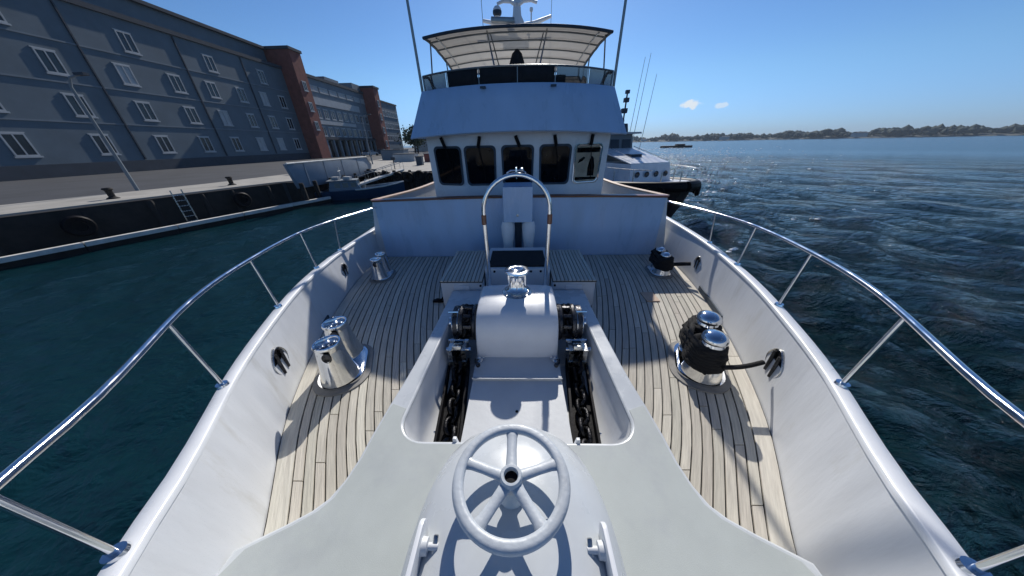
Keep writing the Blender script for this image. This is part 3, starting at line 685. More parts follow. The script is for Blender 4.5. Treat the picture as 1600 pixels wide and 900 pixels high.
# ================================================================== bollards, fairleads, ropes
def bollard_set(loc, rz, label, cap=False, small=False):
    t = thing('twin_bollard', label, 'bollard', loc, rz)
    bm = nb(); add_prism(bm, rrect(.46, .66, .22, 8), 0.0005, .012); obj('deck_pad', bm, 'pad', t, world=False, bevel=.003)
    bm = nb(); add_prism(bm, rrect(.37, .57, .18, 8), .012, .035); add_prism(bm, rrect(.32, .52, .155, 8), .034, .062); obj('base_plate', bm, 'chrome', t, world=False, bevel=.009)
    for y in (-.15, .15):
        bm = nb(); pr_ = [(.150, .055), (.145, .075), (.128, .14), (.112, .24), (.098, .355), (.095, .38), (.102, .395), (.104, .408), (.098, .42), (.087, .42), (.079, .41), (.076, .28), (.0, .26)]
        if cap: pr_ = [(.150, .055), (.145, .075), (.128, .14), (.112, .24), (.090, .34), (.080, .37), (.094, .385), (.094, .40), (.080, .43), (.04, .45), (0, .455)]
        add_lathe(bm, pr_, 32, Matrix.Translation((0, y, 0))); obj('post', bm, 'chrome', t, smooth=45, world=False)
        if not cap:
            bm = nb(); add_lathe(bm, [(0, .004), (.022, .003), (.026, 0), (.030, .004), (.034, 0)], 18, Matrix.Translation((0, y-.107, .335)) @ Matrix.Diagonal((1, 1, 1.5, 1)) @ Matrix.Rotation(R(98), 4, 'X')); obj('lug', bm, 'gun', t, world=False)
    bm = nb()
    for (a_, b_) in ((-.15, -.2), (.15, -.2), (-.15, .2), (.15, .2)):
        add_lathe(bm, [(0, .012), (.012, .010), (.014, 0)], 8, Matrix.Translation((a_*.85, b_*.95, .062)))
    obj('bolts', bm, 'steel', t, world=False)
    return t
bollard_set((-1.68, 1.91, 0), R(21), 'polished steel twin bollard with open tops on the left deck, near the viewer')
bollard_set((1.72, 1.96, 0), R(-24), 'steel twin bollard on the right deck, near the viewer, wrapped in black rope', cap=True)
bollard_set((-2.24, 3.98, 0), R(8), 'steel twin bollard in the shade at the far end of the left deck')
bollard_set((2.30, 4.06, 0), R(-8), 'steel twin bollard in black rope at the far end of the right deck', cap=True)
for o_ in list(C.objects):
    if o_.name.startswith('twin_bollard'): o_.scale = (.8, .8, .85) if o_.location.y > 3 else (1.06, 1.06, 1.04 if o_.location.x < 0 else 1.1)
def rope_wrap(loc, rz, label, layers=7, z0=.16, z1=.37, seed=1):
    rr_ = random.Random(seed); bm = nb(); pts = []
    nseg = 22
    for L_ in range(layers):
        for k in range(nseg):
            u = k/nseg*2*math.pi; f = (L_+k/nseg)/layers
            z = z0 + (z1-z0)*f; r_ = (.135-.02*f) + rr_.uniform(-.022, .022)
            yy = .15*1.0*math.cos(u) + r_*math.cos(u); xx = r_*1.05*math.sin(2*u)*.95 if L_ % 2 else r_*math.sin(u)*1.05
            pts.append((xx, yy, z+rr_.uniform(-.014, .014)))
    add_tube(bm, [Vector(p) for p in pts], .024, 8)
    for y in (-.15, .15):                         # round turns
        for L_ in range(8):
            z = z0+.02+(z1-z0-.03)*L_/7; r_ = .142-.03*L_/7
            add_tube(bm, [((r_+rr_.uniform(-.003, .006))*math.cos(a*math.pi/9), y+(r_)*math.sin(a*math.pi/9), z+rr_.uniform(-.005, .005)) for a in range(18)], .024, 8, closed=True)
    o = obj('mooring_rope', bm, 'rope', smooth=80); o.location = loc; o.rotation_euler = (0, 0, rz)
    if loc[1] > 3: o.scale = (.85, .85, .85)
    tag(o, label, 'rope'); return o
rope_wrap((1.705, 1.97, 0), R(-24), 'black mooring rope turned round the near right twin bollard', seed=1)
rope_wrap((2.30, 4.06, 0), R(-8), 'black mooring rope turned round the far right twin bollard', seed=5)
def fairlead(s, y, z, label, sc_=1.0):
    x = WI(s, y)+.05*.3+ .05*.25
    dy = .1; slope = (WI(s, y+dy)-WI(s, y-dy))/(2*dy)
    t = thing('fairlead', label, 'fairlead', (s*x, y, z))
    # local frame: u along the hull, v up, n inward
    u = Vector((s*slope, 1, 0)).normalized(); v = Vector((0, 0, 1)); n_ = Vector((-s, slope, 0)).normalized()
    mt = Matrix((u, v, n_)).transposed().to_4x4()
    def oval(a, b_, k=40, p=1.0): return [(a*sc_*math.copysign(abs(math.cos(2*math.pi*i/k))**p, math.cos(2*math.pi*i/k)), b_*sc_*math.copysign(abs(math.sin(2*math.pi*i/k))**p, math.sin(2*math.pi*i/k))) for i in range(k)]
    bm = nb(); A = oval(.125, .135, p=1.25); rows = []
    for k_, z_ in ((1.04, -.012), (1.04, .006), (1.01, .014), (.98, .012), (.96, .0), (.96, -.012)): rows.append([tuple(mt @ Vector((a*k_, b_*k_, z_))) for a, b_ in A])
    add_loft(bm, rows+[rows[0]], closed=True); bmesh.ops.remove_doubles(bm, verts=bm.verts, dist=1e-5); obj('rim', bm, 'steel', t, smooth=60, world=False)
    bm = nb(); bm.faces.new([bm.verts.new(tuple(mt @ Vector((a*.9, b_*.9, .004)))) for a, b_ in A]); obj('throat', bm, 'black', t, world=False)
    bm = nb()
    for q_ in (-1, 1): add_tube(bm, [tuple(mt @ Vector((q_*.045*sc_, -.10*sc_, .014))), tuple(mt @ Vector((q_*.045*sc_, .10*sc_, .014)))], .014*sc_, 12)
    obj('roller', bm, 'gun', t, world=False)
    return t
fairlead(-1, 1.68, .30, 'steel-rimmed oval fairlead in the left bulwark beside the near twin bollard')
fairlead(1, 1.66, .30, 'steel-rimmed oval fairlead in the right bulwark beside the near roped bollard')
fairlead(-1, 3.6, .28, 'dark oval fairlead in the far left bulwark, in the shade', .8)
fairlead(1, 3.75, .28, 'dark oval fairlead in the far right bulwark with rope through it', .8)
def rope(pts, r, label):
    bm = nb(); add_tube(bm, catmull(pts, 5), r, 8); tag(obj('mooring_line', bm, 'rope', smooth=80), label, 'rope')
rope([(1.68, 1.66, .26), (1.80, 1.66, .265), (1.9, 1.67, .275), (2.01, 1.69, .29)], .019, 'taut black line from the near right bollard to the fairlead')
rope([(2.36, 3.9, .20), (2.46, 3.82, .24), (2.58, 3.76, .27)], .03, 'black line from the far right bollard to the bulwark')
for s, y, lab in ((-1, 2.62, 'dark scupper slot at the foot of the left bulwark'), (1, 3.05, 'dark scupper slot at the foot of the right bulwark')):
    bm = nb(); add_loft(bm, [[(s*(WI(s, yy)-.012), yy, .012), (s*(WI(s, yy)-.012), yy, .075), (s*(WI(s, yy)+.02), yy, .075), (s*(WI(s, yy)+.02), yy, .012)] for yy in frange(y-.38 if s > 0 else y-.1, y+.38 if s > 0 else y+.1, 8)], closed=True, caps=True)
    tag(obj('scupper', bm, 'navy', smooth=None, bevel=.004), lab, 'scupper')
bm = nb(); add_tube(bm, [(-1.12, 3.18, .02), (-1.03, 3.12, .05), (-.995, 3.10, .10)], .016, 8); add_box(bm, -1.16, -1.02, 3.12, 3.17, .002, .03)
tag(obj('deck_cleat', bm, 'black', bevel=.006), 'small black foot cleat on the deck at the left locker corner', 'cleat')
bm = nb(); add_box(bm, 1.73, 1.90, 3.12, 3.36, .001, .014); tag(obj('deck_plate', bm, 'teakpale', bevel=.003), 'small reddish wooden deck plate near the right shadow edge', 'plate')

# ================================================================== breakwater wall (front of the raised walkway)
t = thing('breakwater_wall', 'tall white wall with dark teak cap across the aft end of the foredeck', 'wall', (0, 4.87, 0))
WYF = 4.87; HX = 2.56
def wtop(x): return 1.03 + .035*(1-(x/HX)**2)
bm = nb(); secs = []
for x in frange(-HX, HX, 24):
    secs.append([(x, WYF, -.06), (x, WYF, wtop(x)), (x, WYF+.09, wtop(x)), (x, WYF+.09, -.06)])
add_loft(bm, secs, closed=True, caps=True); obj('panel', bm, 'blue', t, smooth=30)
for xa, xb in ((-HX-.02, -.27), (.27, HX+.02)):
    bm = nb(); add_loft(bm, [[(x, WYF-.025, wtop(x)+.002), (x, WYF-.028, wtop(x)+.028), (x, WYF-.01, wtop(x)+.036), (x, WYF+.10, wtop(x)+.036), (x, WYF+.12, wtop(x)+.002)] for x in frange(xa, xb, 12)], closed=True, caps=True)
    obj('teak_cap', bm, 'teakcap', t, smooth=50)
for s in (-1, 1):
    lab = ('white side wall with pale teak rail along the left walkway', 'white side wall with pale teak rail along the right walkway')[s > 0]
    t = thing('side_wall', lab, 'wall', (s*HX, 6.5, 0))
    def sxp(y): return interp([(4.87, HX), (8, 2.62), (16, 2.6)], y)
    def szt(y): return interp([(4.87, 1.03), (8, .86), (16, .8)], y)
    bm = nb(); add_loft(bm, [[(s*sxp(y), y, -.2), (s*sxp(y), y, szt(y)), (s*(sxp(y)+.07), y, szt(y)), (s*(sxp(y)+.3), y, -.3)] for y in frange(4.97, 16, 20)], closed=True, caps=True); obj('panel', bm, 'white2', t)
    bm = nb(); add_loft(bm, [[(s*(sxp(y)-.02), y, szt(y)+.002), (s*(sxp(y)-.02), y, szt(y)+.03), (s*(sxp(y)+.11), y, szt(y)+.03), (s*(sxp(y)+.11), y, szt(y)+.002)] for y in frange(5.0, 16, 20)], closed=True, caps=True); obj('teak_rail', bm, 'teakpale', t)
# walkway floor and aft decks + stern hull
bm = nb(); add_loft(bm, [[(-2.6, y, -.04), (2.6, y, -.04)] for y in frange(4.9, 16, 4)]); add_loft(bm, [[(-(WI(-1, y)), y, .3), (-2.5, y, .3)] for y in frange(8.4, 20, 6)]); add_loft(bm, [[((WI(1, y)), y, .3), (2.5, y, .3)] for y in frange(8.4, 20, 6)])
for s in (-1, 1):
    add_loft(bm, [[(s*WI(s, y), y, .5), (s*WI(s, y)*.93, y, -1), (s*WI(s, y)*.85, y, -2.4)] for y in frange(8.4, 20, 8)])
tag(obj('aft_deck', bm, 'white2', smooth=None), 'white walkways and after hull of the yacht', kind='structure')

# ================================================================== deckhouse
dh = thing('deckhouse', 'white pilothouse with five forward windows under a deep sloping visor', 'deckhouse', (0, 6.6, 0))
HW = 1.93
def fy(x, z):          # front surface: slightly faceted, raked forward towards the top
    return 6.26 - .12*(z-1.0) + .32*max(0, (abs(x)-1.05)/.9)**1.3
ZB, ZE = -.05, 2.16
# front wall with window openings: strips
WINX = [(-1.475, .555), (-.775, .585), (0, .60), (.775, .585), (1.475, .555)]
WZ0, WZ1 = 1.13, 1.845
bm = nb()
def front_pt(x, z, off=0): return (x, fy(x, z)+off, z)
secs = [[front_pt(x, z) for z in (ZB, .9, 1.5, ZE)] for x in frange(-HW, HW, 30)]
add_loft(bm, secs)
add_loft(bm, [[(-HW, fy(HW, z), z), (-HW-.02, 14, z)] for z in (ZB, .9, 1.5, ZE)]); add_loft(bm, [[(HW, fy(HW, z), z), (HW+.02, 14, z)] for z in (ZB, .9, 1.5, ZE)])
add_loft(bm, [[(-HW, 14, ZB), (HW, 14, ZB)], [(-HW, 14, ZE), (HW, 14, ZE)]])
obj('wall', bm, 'white', dh, smooth=35)
for i, (cx, ww) in enumerate(WINX):
    hh = WZ1-WZ0; cz = (WZ0+WZ1)/2
    P = rrect(ww, hh, .085, 6); k_ = 1.05
    def wp(x, z, off): X = cx + x*(1+.05*(z/hh)); return (X, fy(cx, cz+z) + (fy(cx+.1, cz)-fy(cx-.1, cz))/.2*(X-cx) - off, cz+z)
    lab = 'window with bright steel frame and beige cabin showing behind the glass' if i == 4 else None
    bm = nb(); rows = []
    for kk, off in ((1.09, .0), (1.085, .016), (1.0, .020), (.97, .012), (.97, 0.0)):
        rows.append([wp(x*(1+(kk-1)*hh/ww) if kk > 1 else x*kk, z*kk, off) for x, z in P])
    add_loft(bm, rows, closed=True); wf = obj('window', bm, 'chrome' if i == 4 else 'navy', dh, smooth=50)
    if lab: wf['label'] = lab
    bm = nb()
    if i == 4:
        bm.faces.new([bm.verts.new(wp(x*.98, z*.98, .002)) for x, z in P]); obj('pane', bm, 'beige', wf)
        bm = nb()
        for poly in ([(-.27, .24), (.27, .24), (.27, .34), (-.27, .34)], [(.03, -.26), (.2, -.26), (.19, -.05), (.15, .12), (.10, .17), (.06, .10), (.02, -.08)], [(-.27, -.34), (.27, -.34), (.27, -.29), (-.27, -.27)], [(-.24, .02), (-.12, .07), (-.06, .13), (-.10, .16), (-.20, .10)]):
            bm.faces.new([bm.verts.new(wp(x*.92, z*.92, .004)) for x, z in poly])
        obj('cabin_shape', bm, 'glass', wf)
        bm = nb(); bm.faces.new([bm.verts.new(wp(x*.98, z*.98, .007)) for x, z in P])
        gm = glassy('clear_glass', (.8, .8, .8), .02, 1.0); M['clear'] = gm; obj('glazing', bm, 'clear', wf)
    else:
        bm.faces.new([bm.verts.new(wp(x*.98, z*.98, .008)) for x, z in P]); obj('pane', bm, 'glass', wf)
    # wiper: motor housing above, arm and blade
    tilt_ = (-.05, .035, -.06, -.03, 0.01)[i]
    bm = nb(); x0 = cx+(-.02, -.02, .04, .0, .02)[i]
    add_tube(bm, [wp(x0-cx+tilt_*1.3, hh/2+.19, .06), wp(x0-cx, hh/2+.0, .055)], .034, 8)
    wi_ = obj('wiper', bm, 'black', dh, smooth=60)
    bm = nb(); add_tube(bm, [wp(x0-cx, hh/2+.02, .05), wp(x0-cx+.10, -.18, .045)], .008, 6); add_box(bm, 0, .001, 0, .001, 0, .001, Matrix.Translation(wp(0, 0, .03)))
    add_tube(bm, [wp(x0-cx+.10, .06, .03), wp(x0-cx+.10, -.28, .03)], .007, 6); obj('wiper_arm', bm, 'black', wi_)
# visor: a deep blank fascia that slopes back as it rises, flared out at the foot
def vis(u, k):       # u -1..1 across, k 0 bottom 1 top
    b0 = Vector((u*2.17, 5.70+.50*abs(u)**2.2, 2.11-.08*abs(u)**2))
    b1 = Vector((u*1.95, 6.02+.66*abs(u)**2.2, 2.86))
    return b0.lerp(b1, k)
bm = nb(); us = frange(-1, 1, 36)
rows = []
for u in us:
    A = vis(u, 0); T_ = vis(u, 1)
    rows.append([(A.x*.90, A.y+.35, 2.14), (A.x, A.y+.02, A.z-.018), tuple(A), tuple(vis(u, .33)), tuple(vis(u, .66)), tuple(T_), (T_.x, T_.y+.025, T_.z+.01), (T_.x*.97, T_.y+.09, T_.z+.0), (T_.x*.97, T_.y+.10, 2.35)])
add_loft(bm, rows)
for s in (-1, 1):    # sides of the flybridge
    A = vis(s, 0); T_ = vis(s, 1)
    add_loft(bm, [[tuple(A), tuple(A.lerp(T_, .5)), tuple(T_)], [(A.x*.98, 9, A.z), ((A.x+T_.x)/2, 9, 2.42), (T_.x, 9, 2.80)], [(A.x*.98, 14.5, 2.03), (A.x*.95, 14.5, 2.4), (T_.x, 14.5, 2.7)]])
obj('visor', bm, 'blue', dh, smooth=50)
bm = nb(); add_loft(bm, [[(-1.9, y, 2.30), (1.9, y, 2.30)] for y in (6.4, 14.5)]); add_loft(bm, [[(-2.1, y, 2.09), (2.1, y, 2.09)] for y in (6.35, 14.5)]); obj('flybridge_floor', bm, 'white2', dh)
for xx in (-.62, .66): bm = nb(); add_box(bm, xx-.05, xx+.05, 5.99, 6.04, 2.795, 2.825); obj('screen_hinge', bm, 'navy', dh, bevel=.006)

# flybridge windscreen: dark vinyl panels and a top tube
sc_t = thing('windscreen', 'low smoked windscreen with steel top rail round the front of the flybridge', 'windscreen', (0, 6.3, 2.8))
def scr(u, z): v = vis(u, 1); return Vector((v.x*(.97+.02*z), v.y+.07+.03*z, 2.86+z))
segs = [(-1, -.72), (-.70, -.38), (-.36, 0), (.01, .36), (.38, .70), (.72, 1)]
for i, (a_, b_) in enumerate(segs):
    bm = nb(); add_loft(bm, [[tuple(scr(u, 0)), tuple(scr(u, .255))] for u in frange(a_, b_, 6)])
    o = obj('screen_panel', bm, 'darkcanvas' if 1 <= i <= 3 else 'smoke', sc_t)
    o.modifiers.new('thick', 'SOLIDIFY').thickness = .006
bm = nb(); add_tube(bm, [tuple(scr(u, .265)) for u in frange(-1, 1, 40)] , .016, 8); obj('top_rail', bm, 'tube', sc_t)
bm = nb()
for s in (-1, 1):
    p = scr(s, .265); add_tube(bm, [tuple(p), (p.x, 8.5, 3.07), (p.x, 12, 3.05)], .016, 8)
    for yy in (7.6, 8.5, 9.5): add_tube(bm, [(p.x, yy, 3.06), (p.x, yy, 2.78)], .012, 6)
    bb = add_tube(bm, [tuple(scr(s, 0)), tuple(p)], .02, 8)
for u in (-.71, -.37, .005, .37, .71): add_tube(bm, [tuple(scr(u, 0)), tuple(scr(u, .265))], .010, 6)
obj('rail_posts', bm, 'tube', sc_t)
# furniture on the flybridge under black covers
t = thing('helm_chair', 'tall black canvas-covered helm chair on the flybridge under the bimini', 'chair', (0, 8.0, 2.3))
bm = nb(); secs = []
for z, a_, b_ in ((2.3, .42, .35), (2.9, .40, .33), (3.25, .36, .28), (3.38, .22, .2), (3.55, .17, .14), (3.72, .11, .09), (3.80, .03, .03)):
    secs.append([(a_*math.cos(2*math.pi*k/18)*(1+.06*math.sin(5*k)), 8.0+b_*math.sin(2*math.pi*k/18)*(1+.05*math.cos(4*k)), z) for k in range(18)])
add_loft(bm, secs, closed=True, caps=True); obj('cover', bm, 'darkcanvas', t, smooth=60)
bm = nb(); add_box(bm, -.16, .16, 8.2, 8.5, 2.31, 3.1); obj('pedestal', bm, 'white2', t)
t = thing('covered_console', 'wide black covered helm console behind the smoked windscreen', 'console', (0, 6.9, 2.3))
bm = nb(); add_box(bm, -.95, .95, 6.6, 7.2, 2.31, 3.06); obj('cover', bm, 'darkcanvas', t, bevel=.08, bseg=3)
bm = nb(); add_tube(bm, [(-.28, 6.66, 3.085), (.28, 6.66, 3.085)], .014, 8); add_lathe(bm, [(0, -.025), (.02, -.015), (.026, 0), (.02, .015), (0, .025)], 10, Matrix.Translation((.30, 6.64, 3.085))); obj('grab_rail', bm, 'chrome', t)
t = thing('bench', 'beige cushioned bench behind the right side of the windscreen', 'bench', (1.2, 7.6, 2.3))
bm = nb(); add_box(bm, .95, 1.75, 7.3, 8.6, 2.31, 2.75); obj('base', bm, 'white2', t, bevel=.02)
bm = nb(); add_box(bm, .97, 1.73, 7.32, 8.58, 2.76, 2.9); obj('cushion', bm, 'beige', t, bevel=.04)
t = thing('bench', 'beige cushioned bench behind the left side of the windscreen', 'bench', (-1.4, 7.9, 2.3))
bm = nb(); add_box(bm, -1.8, -1.1, 7.3, 9.2, 2.31, 2.75); obj('base', bm, 'white2', t, bevel=.02)
bm = nb(); add_box(bm, -1.78, -1.12, 7.32, 9.18, 2.76, 2.9); obj('cushion', bm, 'darkcanvas', t, bevel=.04)

# ================================================================== bimini
bt = thing('bimini', 'white canvas bimini top on steel bows over the flybridge', 'bimini', (0, 8.2, 2.8))
BY0, BY1, BW0, BW1 = 7.66, 10.95, 2.03, 2.0
def bim(u, v, off=0):
    y = BY0+(BY1-BY0)*v; zc = 4.05 + .15*(1-abs(u)**2.4) - .10*abs(2*v-1)**3 + .015*math.sin(v*math.pi*5)**2 - .13*v
    return (u*(BW0+(BW1-BW0)*v), y - .12*(1-u*u)*(1-v)*0, zc+off)
bm = nb(); NU, NV = 24, 20
add_loft(bm, [[bim(u, v) for u in frange(-1, 1, NU)] for v in frange(0, 1, NV)])
cv = obj('canopy', bm, 'canvas', bt, smooth=60)
bm = nb(); edge = [bim(u, 0) for u in frange(-1, 1, 24)] + [bim(1, v) for v in frange(.05, 1, 12)] + [bim(u, 1) for u in frange(1, -1, 24)][1:] + [bim(-1, v) for v in frange(1, .05, 12)][1:]
add_tube(bm, edge, .031, 8, closed=True); obj('edge_binding', bm, 'navy', bt)
for v in (.13, .32, .52, .72, .90):
    bm = nb(); add_tube(bm, [bim(u, v, -.035) for u in frange(-.98, .98, 20)], .019, 8); obj('bow', bm, 'tube', bt)
for u in (-.88, .88, ):
    bm = nb(); add_tube(bm, [bim(u, v, -.03) for v in frange(.05, .97, 12)], .016, 8); obj('side_tube', bm, 'tube', bt)
def pole(name, a_, b_, r=.017): bm = nb(); add_tube(bm, [a_, b_], r, 8); obj(name, bm, 'tube', bt)
for s in (-1, 1):
    pole('post', bim(s*.98, .12), (s*1.96, 7.6, 2.84)); pole('post', bim(s*.98, .55), (s*1.94, 9.9, 2.75)); pole('post', bim(s*.97, .95), (s*1.9, 11.3, 2.75))
    pole('post', bim(s*.33, .10, -.02), (s*.345, 6.6, 2.80), .018); pole('brace', bim(s*.30, .14, -.02), (s*.24, 8.9, 2.9), .013)
    pole('brace', bim(s*.34, .9, -.02), (s*.62, 6.55, 3.05), .012)
# mast with radar, satellite dome and wings
t = thing('radar_mast', 'white radar mast with crossarm on top of the bimini', 'mast', (0, 8.6, 3.9))
bm = nb(); add_loft(bm, [[(a_*x, 8.6+b_*y, z) for x, y in ((-1, -1), (1, -1), (1, 1), (-1, 1))] for z, a_, b_ in ((4.0, .30, .2), (4.06, .30, .2), (4.14, .24, .2), (4.40, .10, .14), (4.9, .05, .08))], closed=True, caps=True); obj('tower', bm, 'white', t, bevel=.02)
bm = nb(); add_tube(bm, [(-.80, 8.55, 4.36), (-.4, 8.5, 4.27), (0, 8.5, 4.2), (.4, 8.5, 4.27), (.80, 8.55, 4.40)], [.035, .05, .08, .05, .03], 8); obj('crossarm', bm, 'white', t)
bm = nb()
for s in (-1, 1): add_tube(bm, [(s*.02, 8.5, 4.60), (s*.15, 8.5, 4.66), (s*.32, 8.5, 4.665), (s*.46, 8.5, 4.62)], [.05, .04, .035, .03], 8)
obj('radar_arm', bm, 'white', t)
bm = nb(); add_tube(bm, [(-.02, 8.55, 4.75), (-.02, 8.55, 5.4)], .035, 8); obj('pole', bm, 'black', t)
bm = nb(); add_tube(bm, [(.33, 8.5, 4.25), (.33, 8.5, 4.5)], .016, 6); add_lathe(bm, [(0, .05), (.035, .04), (.04, 0), (.03, -.03), (0, -.03)], 8, Matrix.Translation((.33, 8.5, 4.5))); obj('lamp_stalk', bm, 'white', t)
bm = nb(); add_box(bm, -.82, -.28, 8.25, 8.4, 4.22, 4.31, Matrix.Rotation(R(3), 4, 'Y')); obj('open_array', bm, 'tube', t, bevel=.02)
t = thing('satellite_dome', 'small round white dome on a stalk left of the radar mast', 'antenna dome', (-.46, 8.5, 4.28))
bm = nb(); add_lathe(bm, [(0, .36), (.06, .345), (.095, .30), (.10, .25), (.09, .21), (.05, .17), (.02, .14), (.015, 0)], 18, Matrix.Translation((-.46, 8.5, 4.28))); obj('dome', bm, 'white', t)
bm = nb(); add_lathe(bm, [(.102, .27), (.104, .24), (.096, .205), (.06, .175)], 18, Matrix.Translation((-.46, 8.5, 4.28))); obj('base_shell', bm, 'navy', t)
for o_ in list(C.objects):
    if o_.name in ('radar_mast', 'satellite_dome'): o_.location = (o_.location.x*1.12, o_.location.y+1.05, o_.location.z+.36); o_.scale = (1.12, 1.12, 1.12)
def whip(a_, b_, r, label, mt='tube'):
    bm = nb(); A = Vector(a_); B = Vector(b_); add_tube(bm, [A, A.lerp(B, .5), B], [r, r*.8, r*.5], 8); add_lathe(bm, [(r*1.9, 0), (r*1.9, .16), (r, .2)], 8, Matrix.Translation(A))
    tag(obj('whip_antenna', bm, mt), label, 'antenna', 'whip antennas')
whip((-1.98, 6.9, 2.45), (-2.02, 6.55, 7.2), .030, 'thick whip antenna rising from the left corner of the flybridge')
whip((1.98, 6.9, 2.45), (1.97, 6.6, 7.2), .030, 'thick whip antenna rising from the right corner of the flybridge')
whip((-.98, 10.6, 4.1), (-1.05, 10.5, 6.9), .010, 'thin whip antenna left of the radar mast')
whip((.98, 10.6, 4.1), (.98, 10.5, 6.9), .008, 'thin whip antenna right of the radar mast')

# ================================================================== boat lying to the right, behind the yacht
pb = thing('pilot_boat', 'white launch with a heavy black rubber fender round its bow, moored beyond the deckhouse', 'boat', (7.4, 18, SEA))
D = Vector((.28, -.96, 0)).normalized(); Nn = Vector((-D.y, D.x, 0))     # bow direction, sideways (to starboard of picture)
BOW = Vector((7.95, 13.75, 0))
def bp(l, w_, z): return tuple(BOW - D*l + Nn*w_ + Vector((0, 0, z)))
def bw(l): return interp([(0, .0), (.25, .75), (.8, 1.35), (1.8, 1.95), (3.5, 2.2), (12, 2.1)], l)
def bz(l): return interp([(0, .05), (3, -.15), (6, -.35), (12, -.5)], l)
bm = nb(); secs = []
LS = [0, .1, .25, .5, .8, 1.3, 2, 3, 4.5, 6, 8, 10, 12]
for l in LS:
    hw = bw(l); row = []
    for k_, z in ((-1, 1), (-.93, .55), (-.72, .2), (-.55, 0), (.55, 0), (.72, .2), (.93, .55), (1, 1)):
        zz = -2.5+(bz(l)+2.5)*z; push = (1-z)*1.1*max(0, 1-l/3)
        row.append(bp(l+push, k_*hw, zz))
    secs.append(row)
add_loft(bm, secs, closed=True, caps=False); bm.faces.new([bm.verts.new(bp(12, w_, z)) for w_, z in ((-2.1, -.5), (-1.2, -2.5), (1.2, -2.5), (2.1, -.5))]); obj('hull', bm, 'darkred', pb, smooth=40)
for s in (-1, 1):
    bm = nb(); add_tube(bm, [bp(l, s*(bw(l)+.05), bz(l)-.12) for l in [0, .12, .3, .6, 1, 1.6, 2.4, 3.5, 5, 8, 12]], .24, 10); obj('rubber_fender', bm, 'black', pb)
    bm = nb()
    for l in (.35, .75, 1.2, 1.7): add_lathe(bm, [(.13, -.07), (.27, -.09), (.30, 0), (.27, .09), (.13, .07)], 16, Matrix.Translation(bp(l, s*(bw(l)+.28), bz(l)-.35)) @ (Vector((Nn.x*s, Nn.y*s, 0))*1+(D if 1 else 0)).to_track_quat('Z', 'Y').to_matrix().to_4x4(), closed=True)
    obj('tyre', bm, 'black', pb)
bm = nb(); add_loft(bm, [[bp(l, -bw(l)+.05, bz(l)+.02), bp(l, bw(l)-.05, bz(l)+.02)] for l in LS[1:]]); obj('deck', bm, 'white2', pb)
def pbox(name, l0, l1, w0, w1, z0, z1, mt, slope=0, tw=1.0):
    bm = nb(); add_loft(bm, [[bp(l0, -w0, z0), bp(l0, w0, z0), bp(l1, w1, z0), bp(l1, -w1, z0)], [bp(l0+slope, -w0*tw, z1), bp(l0+slope, w0*tw, z1), bp(l1, w1*tw, z1), bp(l1, -w1*tw, z1)]], closed=True, caps=True); return obj(name, bm, mt, pb, bevel=.03)
pbox('trunk_cabin', 2.4, 6.0, 1.35, 1.65, -.25, .78, 'white', .25, .92)
# sloping sunlit roof of the trunk leading up to the wheelhouse
bm = nb(); add_loft(bm, [[bp(2.7, -1.25, .79), bp(2.7, 1.25, .79), bp(2.7, 1.25, .83), bp(2.7, -1.25, .83)], [bp(6.1, -1.3, 1.42), bp(6.1, 1.3, 1.42), bp(6.1, 1.3, 1.50), bp(6.1, -1.3, 1.50)]], closed=True, caps=True); obj('cabin_roof', bm, 'white', pb)
wh = pbox('wheelhouse', 6.0, 9.5, 1.45, 1.45, -.3, 2.3, 'bluegrey2', .4, .9)
for w_ in (-.85, 0, .85):
    bm = nb(); bm.faces.new([bm.verts.new(bp(l, w_+d_, z)) for l, d_, z in ((6.17, -.33, 1.2), (6.17, .33, 1.2), (6.31, .31, 2.0), (6.31, -.31, 2.0))]); obj('window', bm, 'farglass', pb)
pbox('flying_bridge', 6.6, 9.0, 1.1, 1.1, 2.32, 2.9, 'navy', .2)
for w_ in (-.9, -.3, .3, .9):
    bm = nb(); add_lathe(bm, [(0, .0), (.10, .0), (.13, .02), (.15, 0)], 16, Matrix.Translation(bp(2.42, w_, .28)) @ D.to_track_quat('Z', 'Y').to_matrix().to_4x4()); obj('portlight', bm, 'farglass', pb)
bm = nb(); add_tube(bm, [bp(3.0, -.9, 1.05), bp(5.6, -.95, 1.6)], .02, 6); add_tube(bm, [bp(3.0, .9, 1.05), bp(5.6, .95, 1.6)], .02, 6); obj('roof_rail', bm, 'steel', pb)
pbox('deck_hatch', 3.9, 4.6, .35, .35, 1.0, 1.22, 'farglass', .05)
pbox('wheelhouse_roof', 5.9, 9.7, 1.6, 1.6, 2.30, 2.40, 'pale', .05)
bm = nb(); add_tube(bm, [bp(l, -bw(l)+.1, .62) for l in (.9, 1.6, 2.4, 3.5)], .022, 6); add_tube(bm, [bp(l, bw(l)-.1, .62) for l in (.9, 1.6, 2.4, 3.5)], .022, 6); obj('bow_rail', bm, 'steel', pb)
bm = nb()
for w_, h_ in ((1.55, 4.8), (.9, 3.9)): add_tube(bm, [bp(8, w_, 2.2), bp(8, w_, h_)], .05, 6)
for z, w_, r_ in ((4.3, 1.55, .15), (4.75, 1.55, .12), (3.7, 1.5, .17), (3.3, .9, .2), (3.0, 1.3, .22)): add_box(bm, -r_, r_, -r_, r_, -r_*.8, r_*.8, Matrix.Translation(bp(8, w_, z)))
obj('mast', bm, 'navy', pb)
bm = nb()
for l, w_, h_ in ((1.0, -.6, .9), (2.2, -1.3, .9), (3.5, -1.6, .8), (1.0, .6, .9), (2.2, 1.3, .9), (3.5, 1.6, .8)): add_tube(bm, [bp(l, w_, bz(l)), bp(l, w_, h_*.55)], .03, 6)
obj('rail_posts', bm, 'steel', pb)
bm = nb()
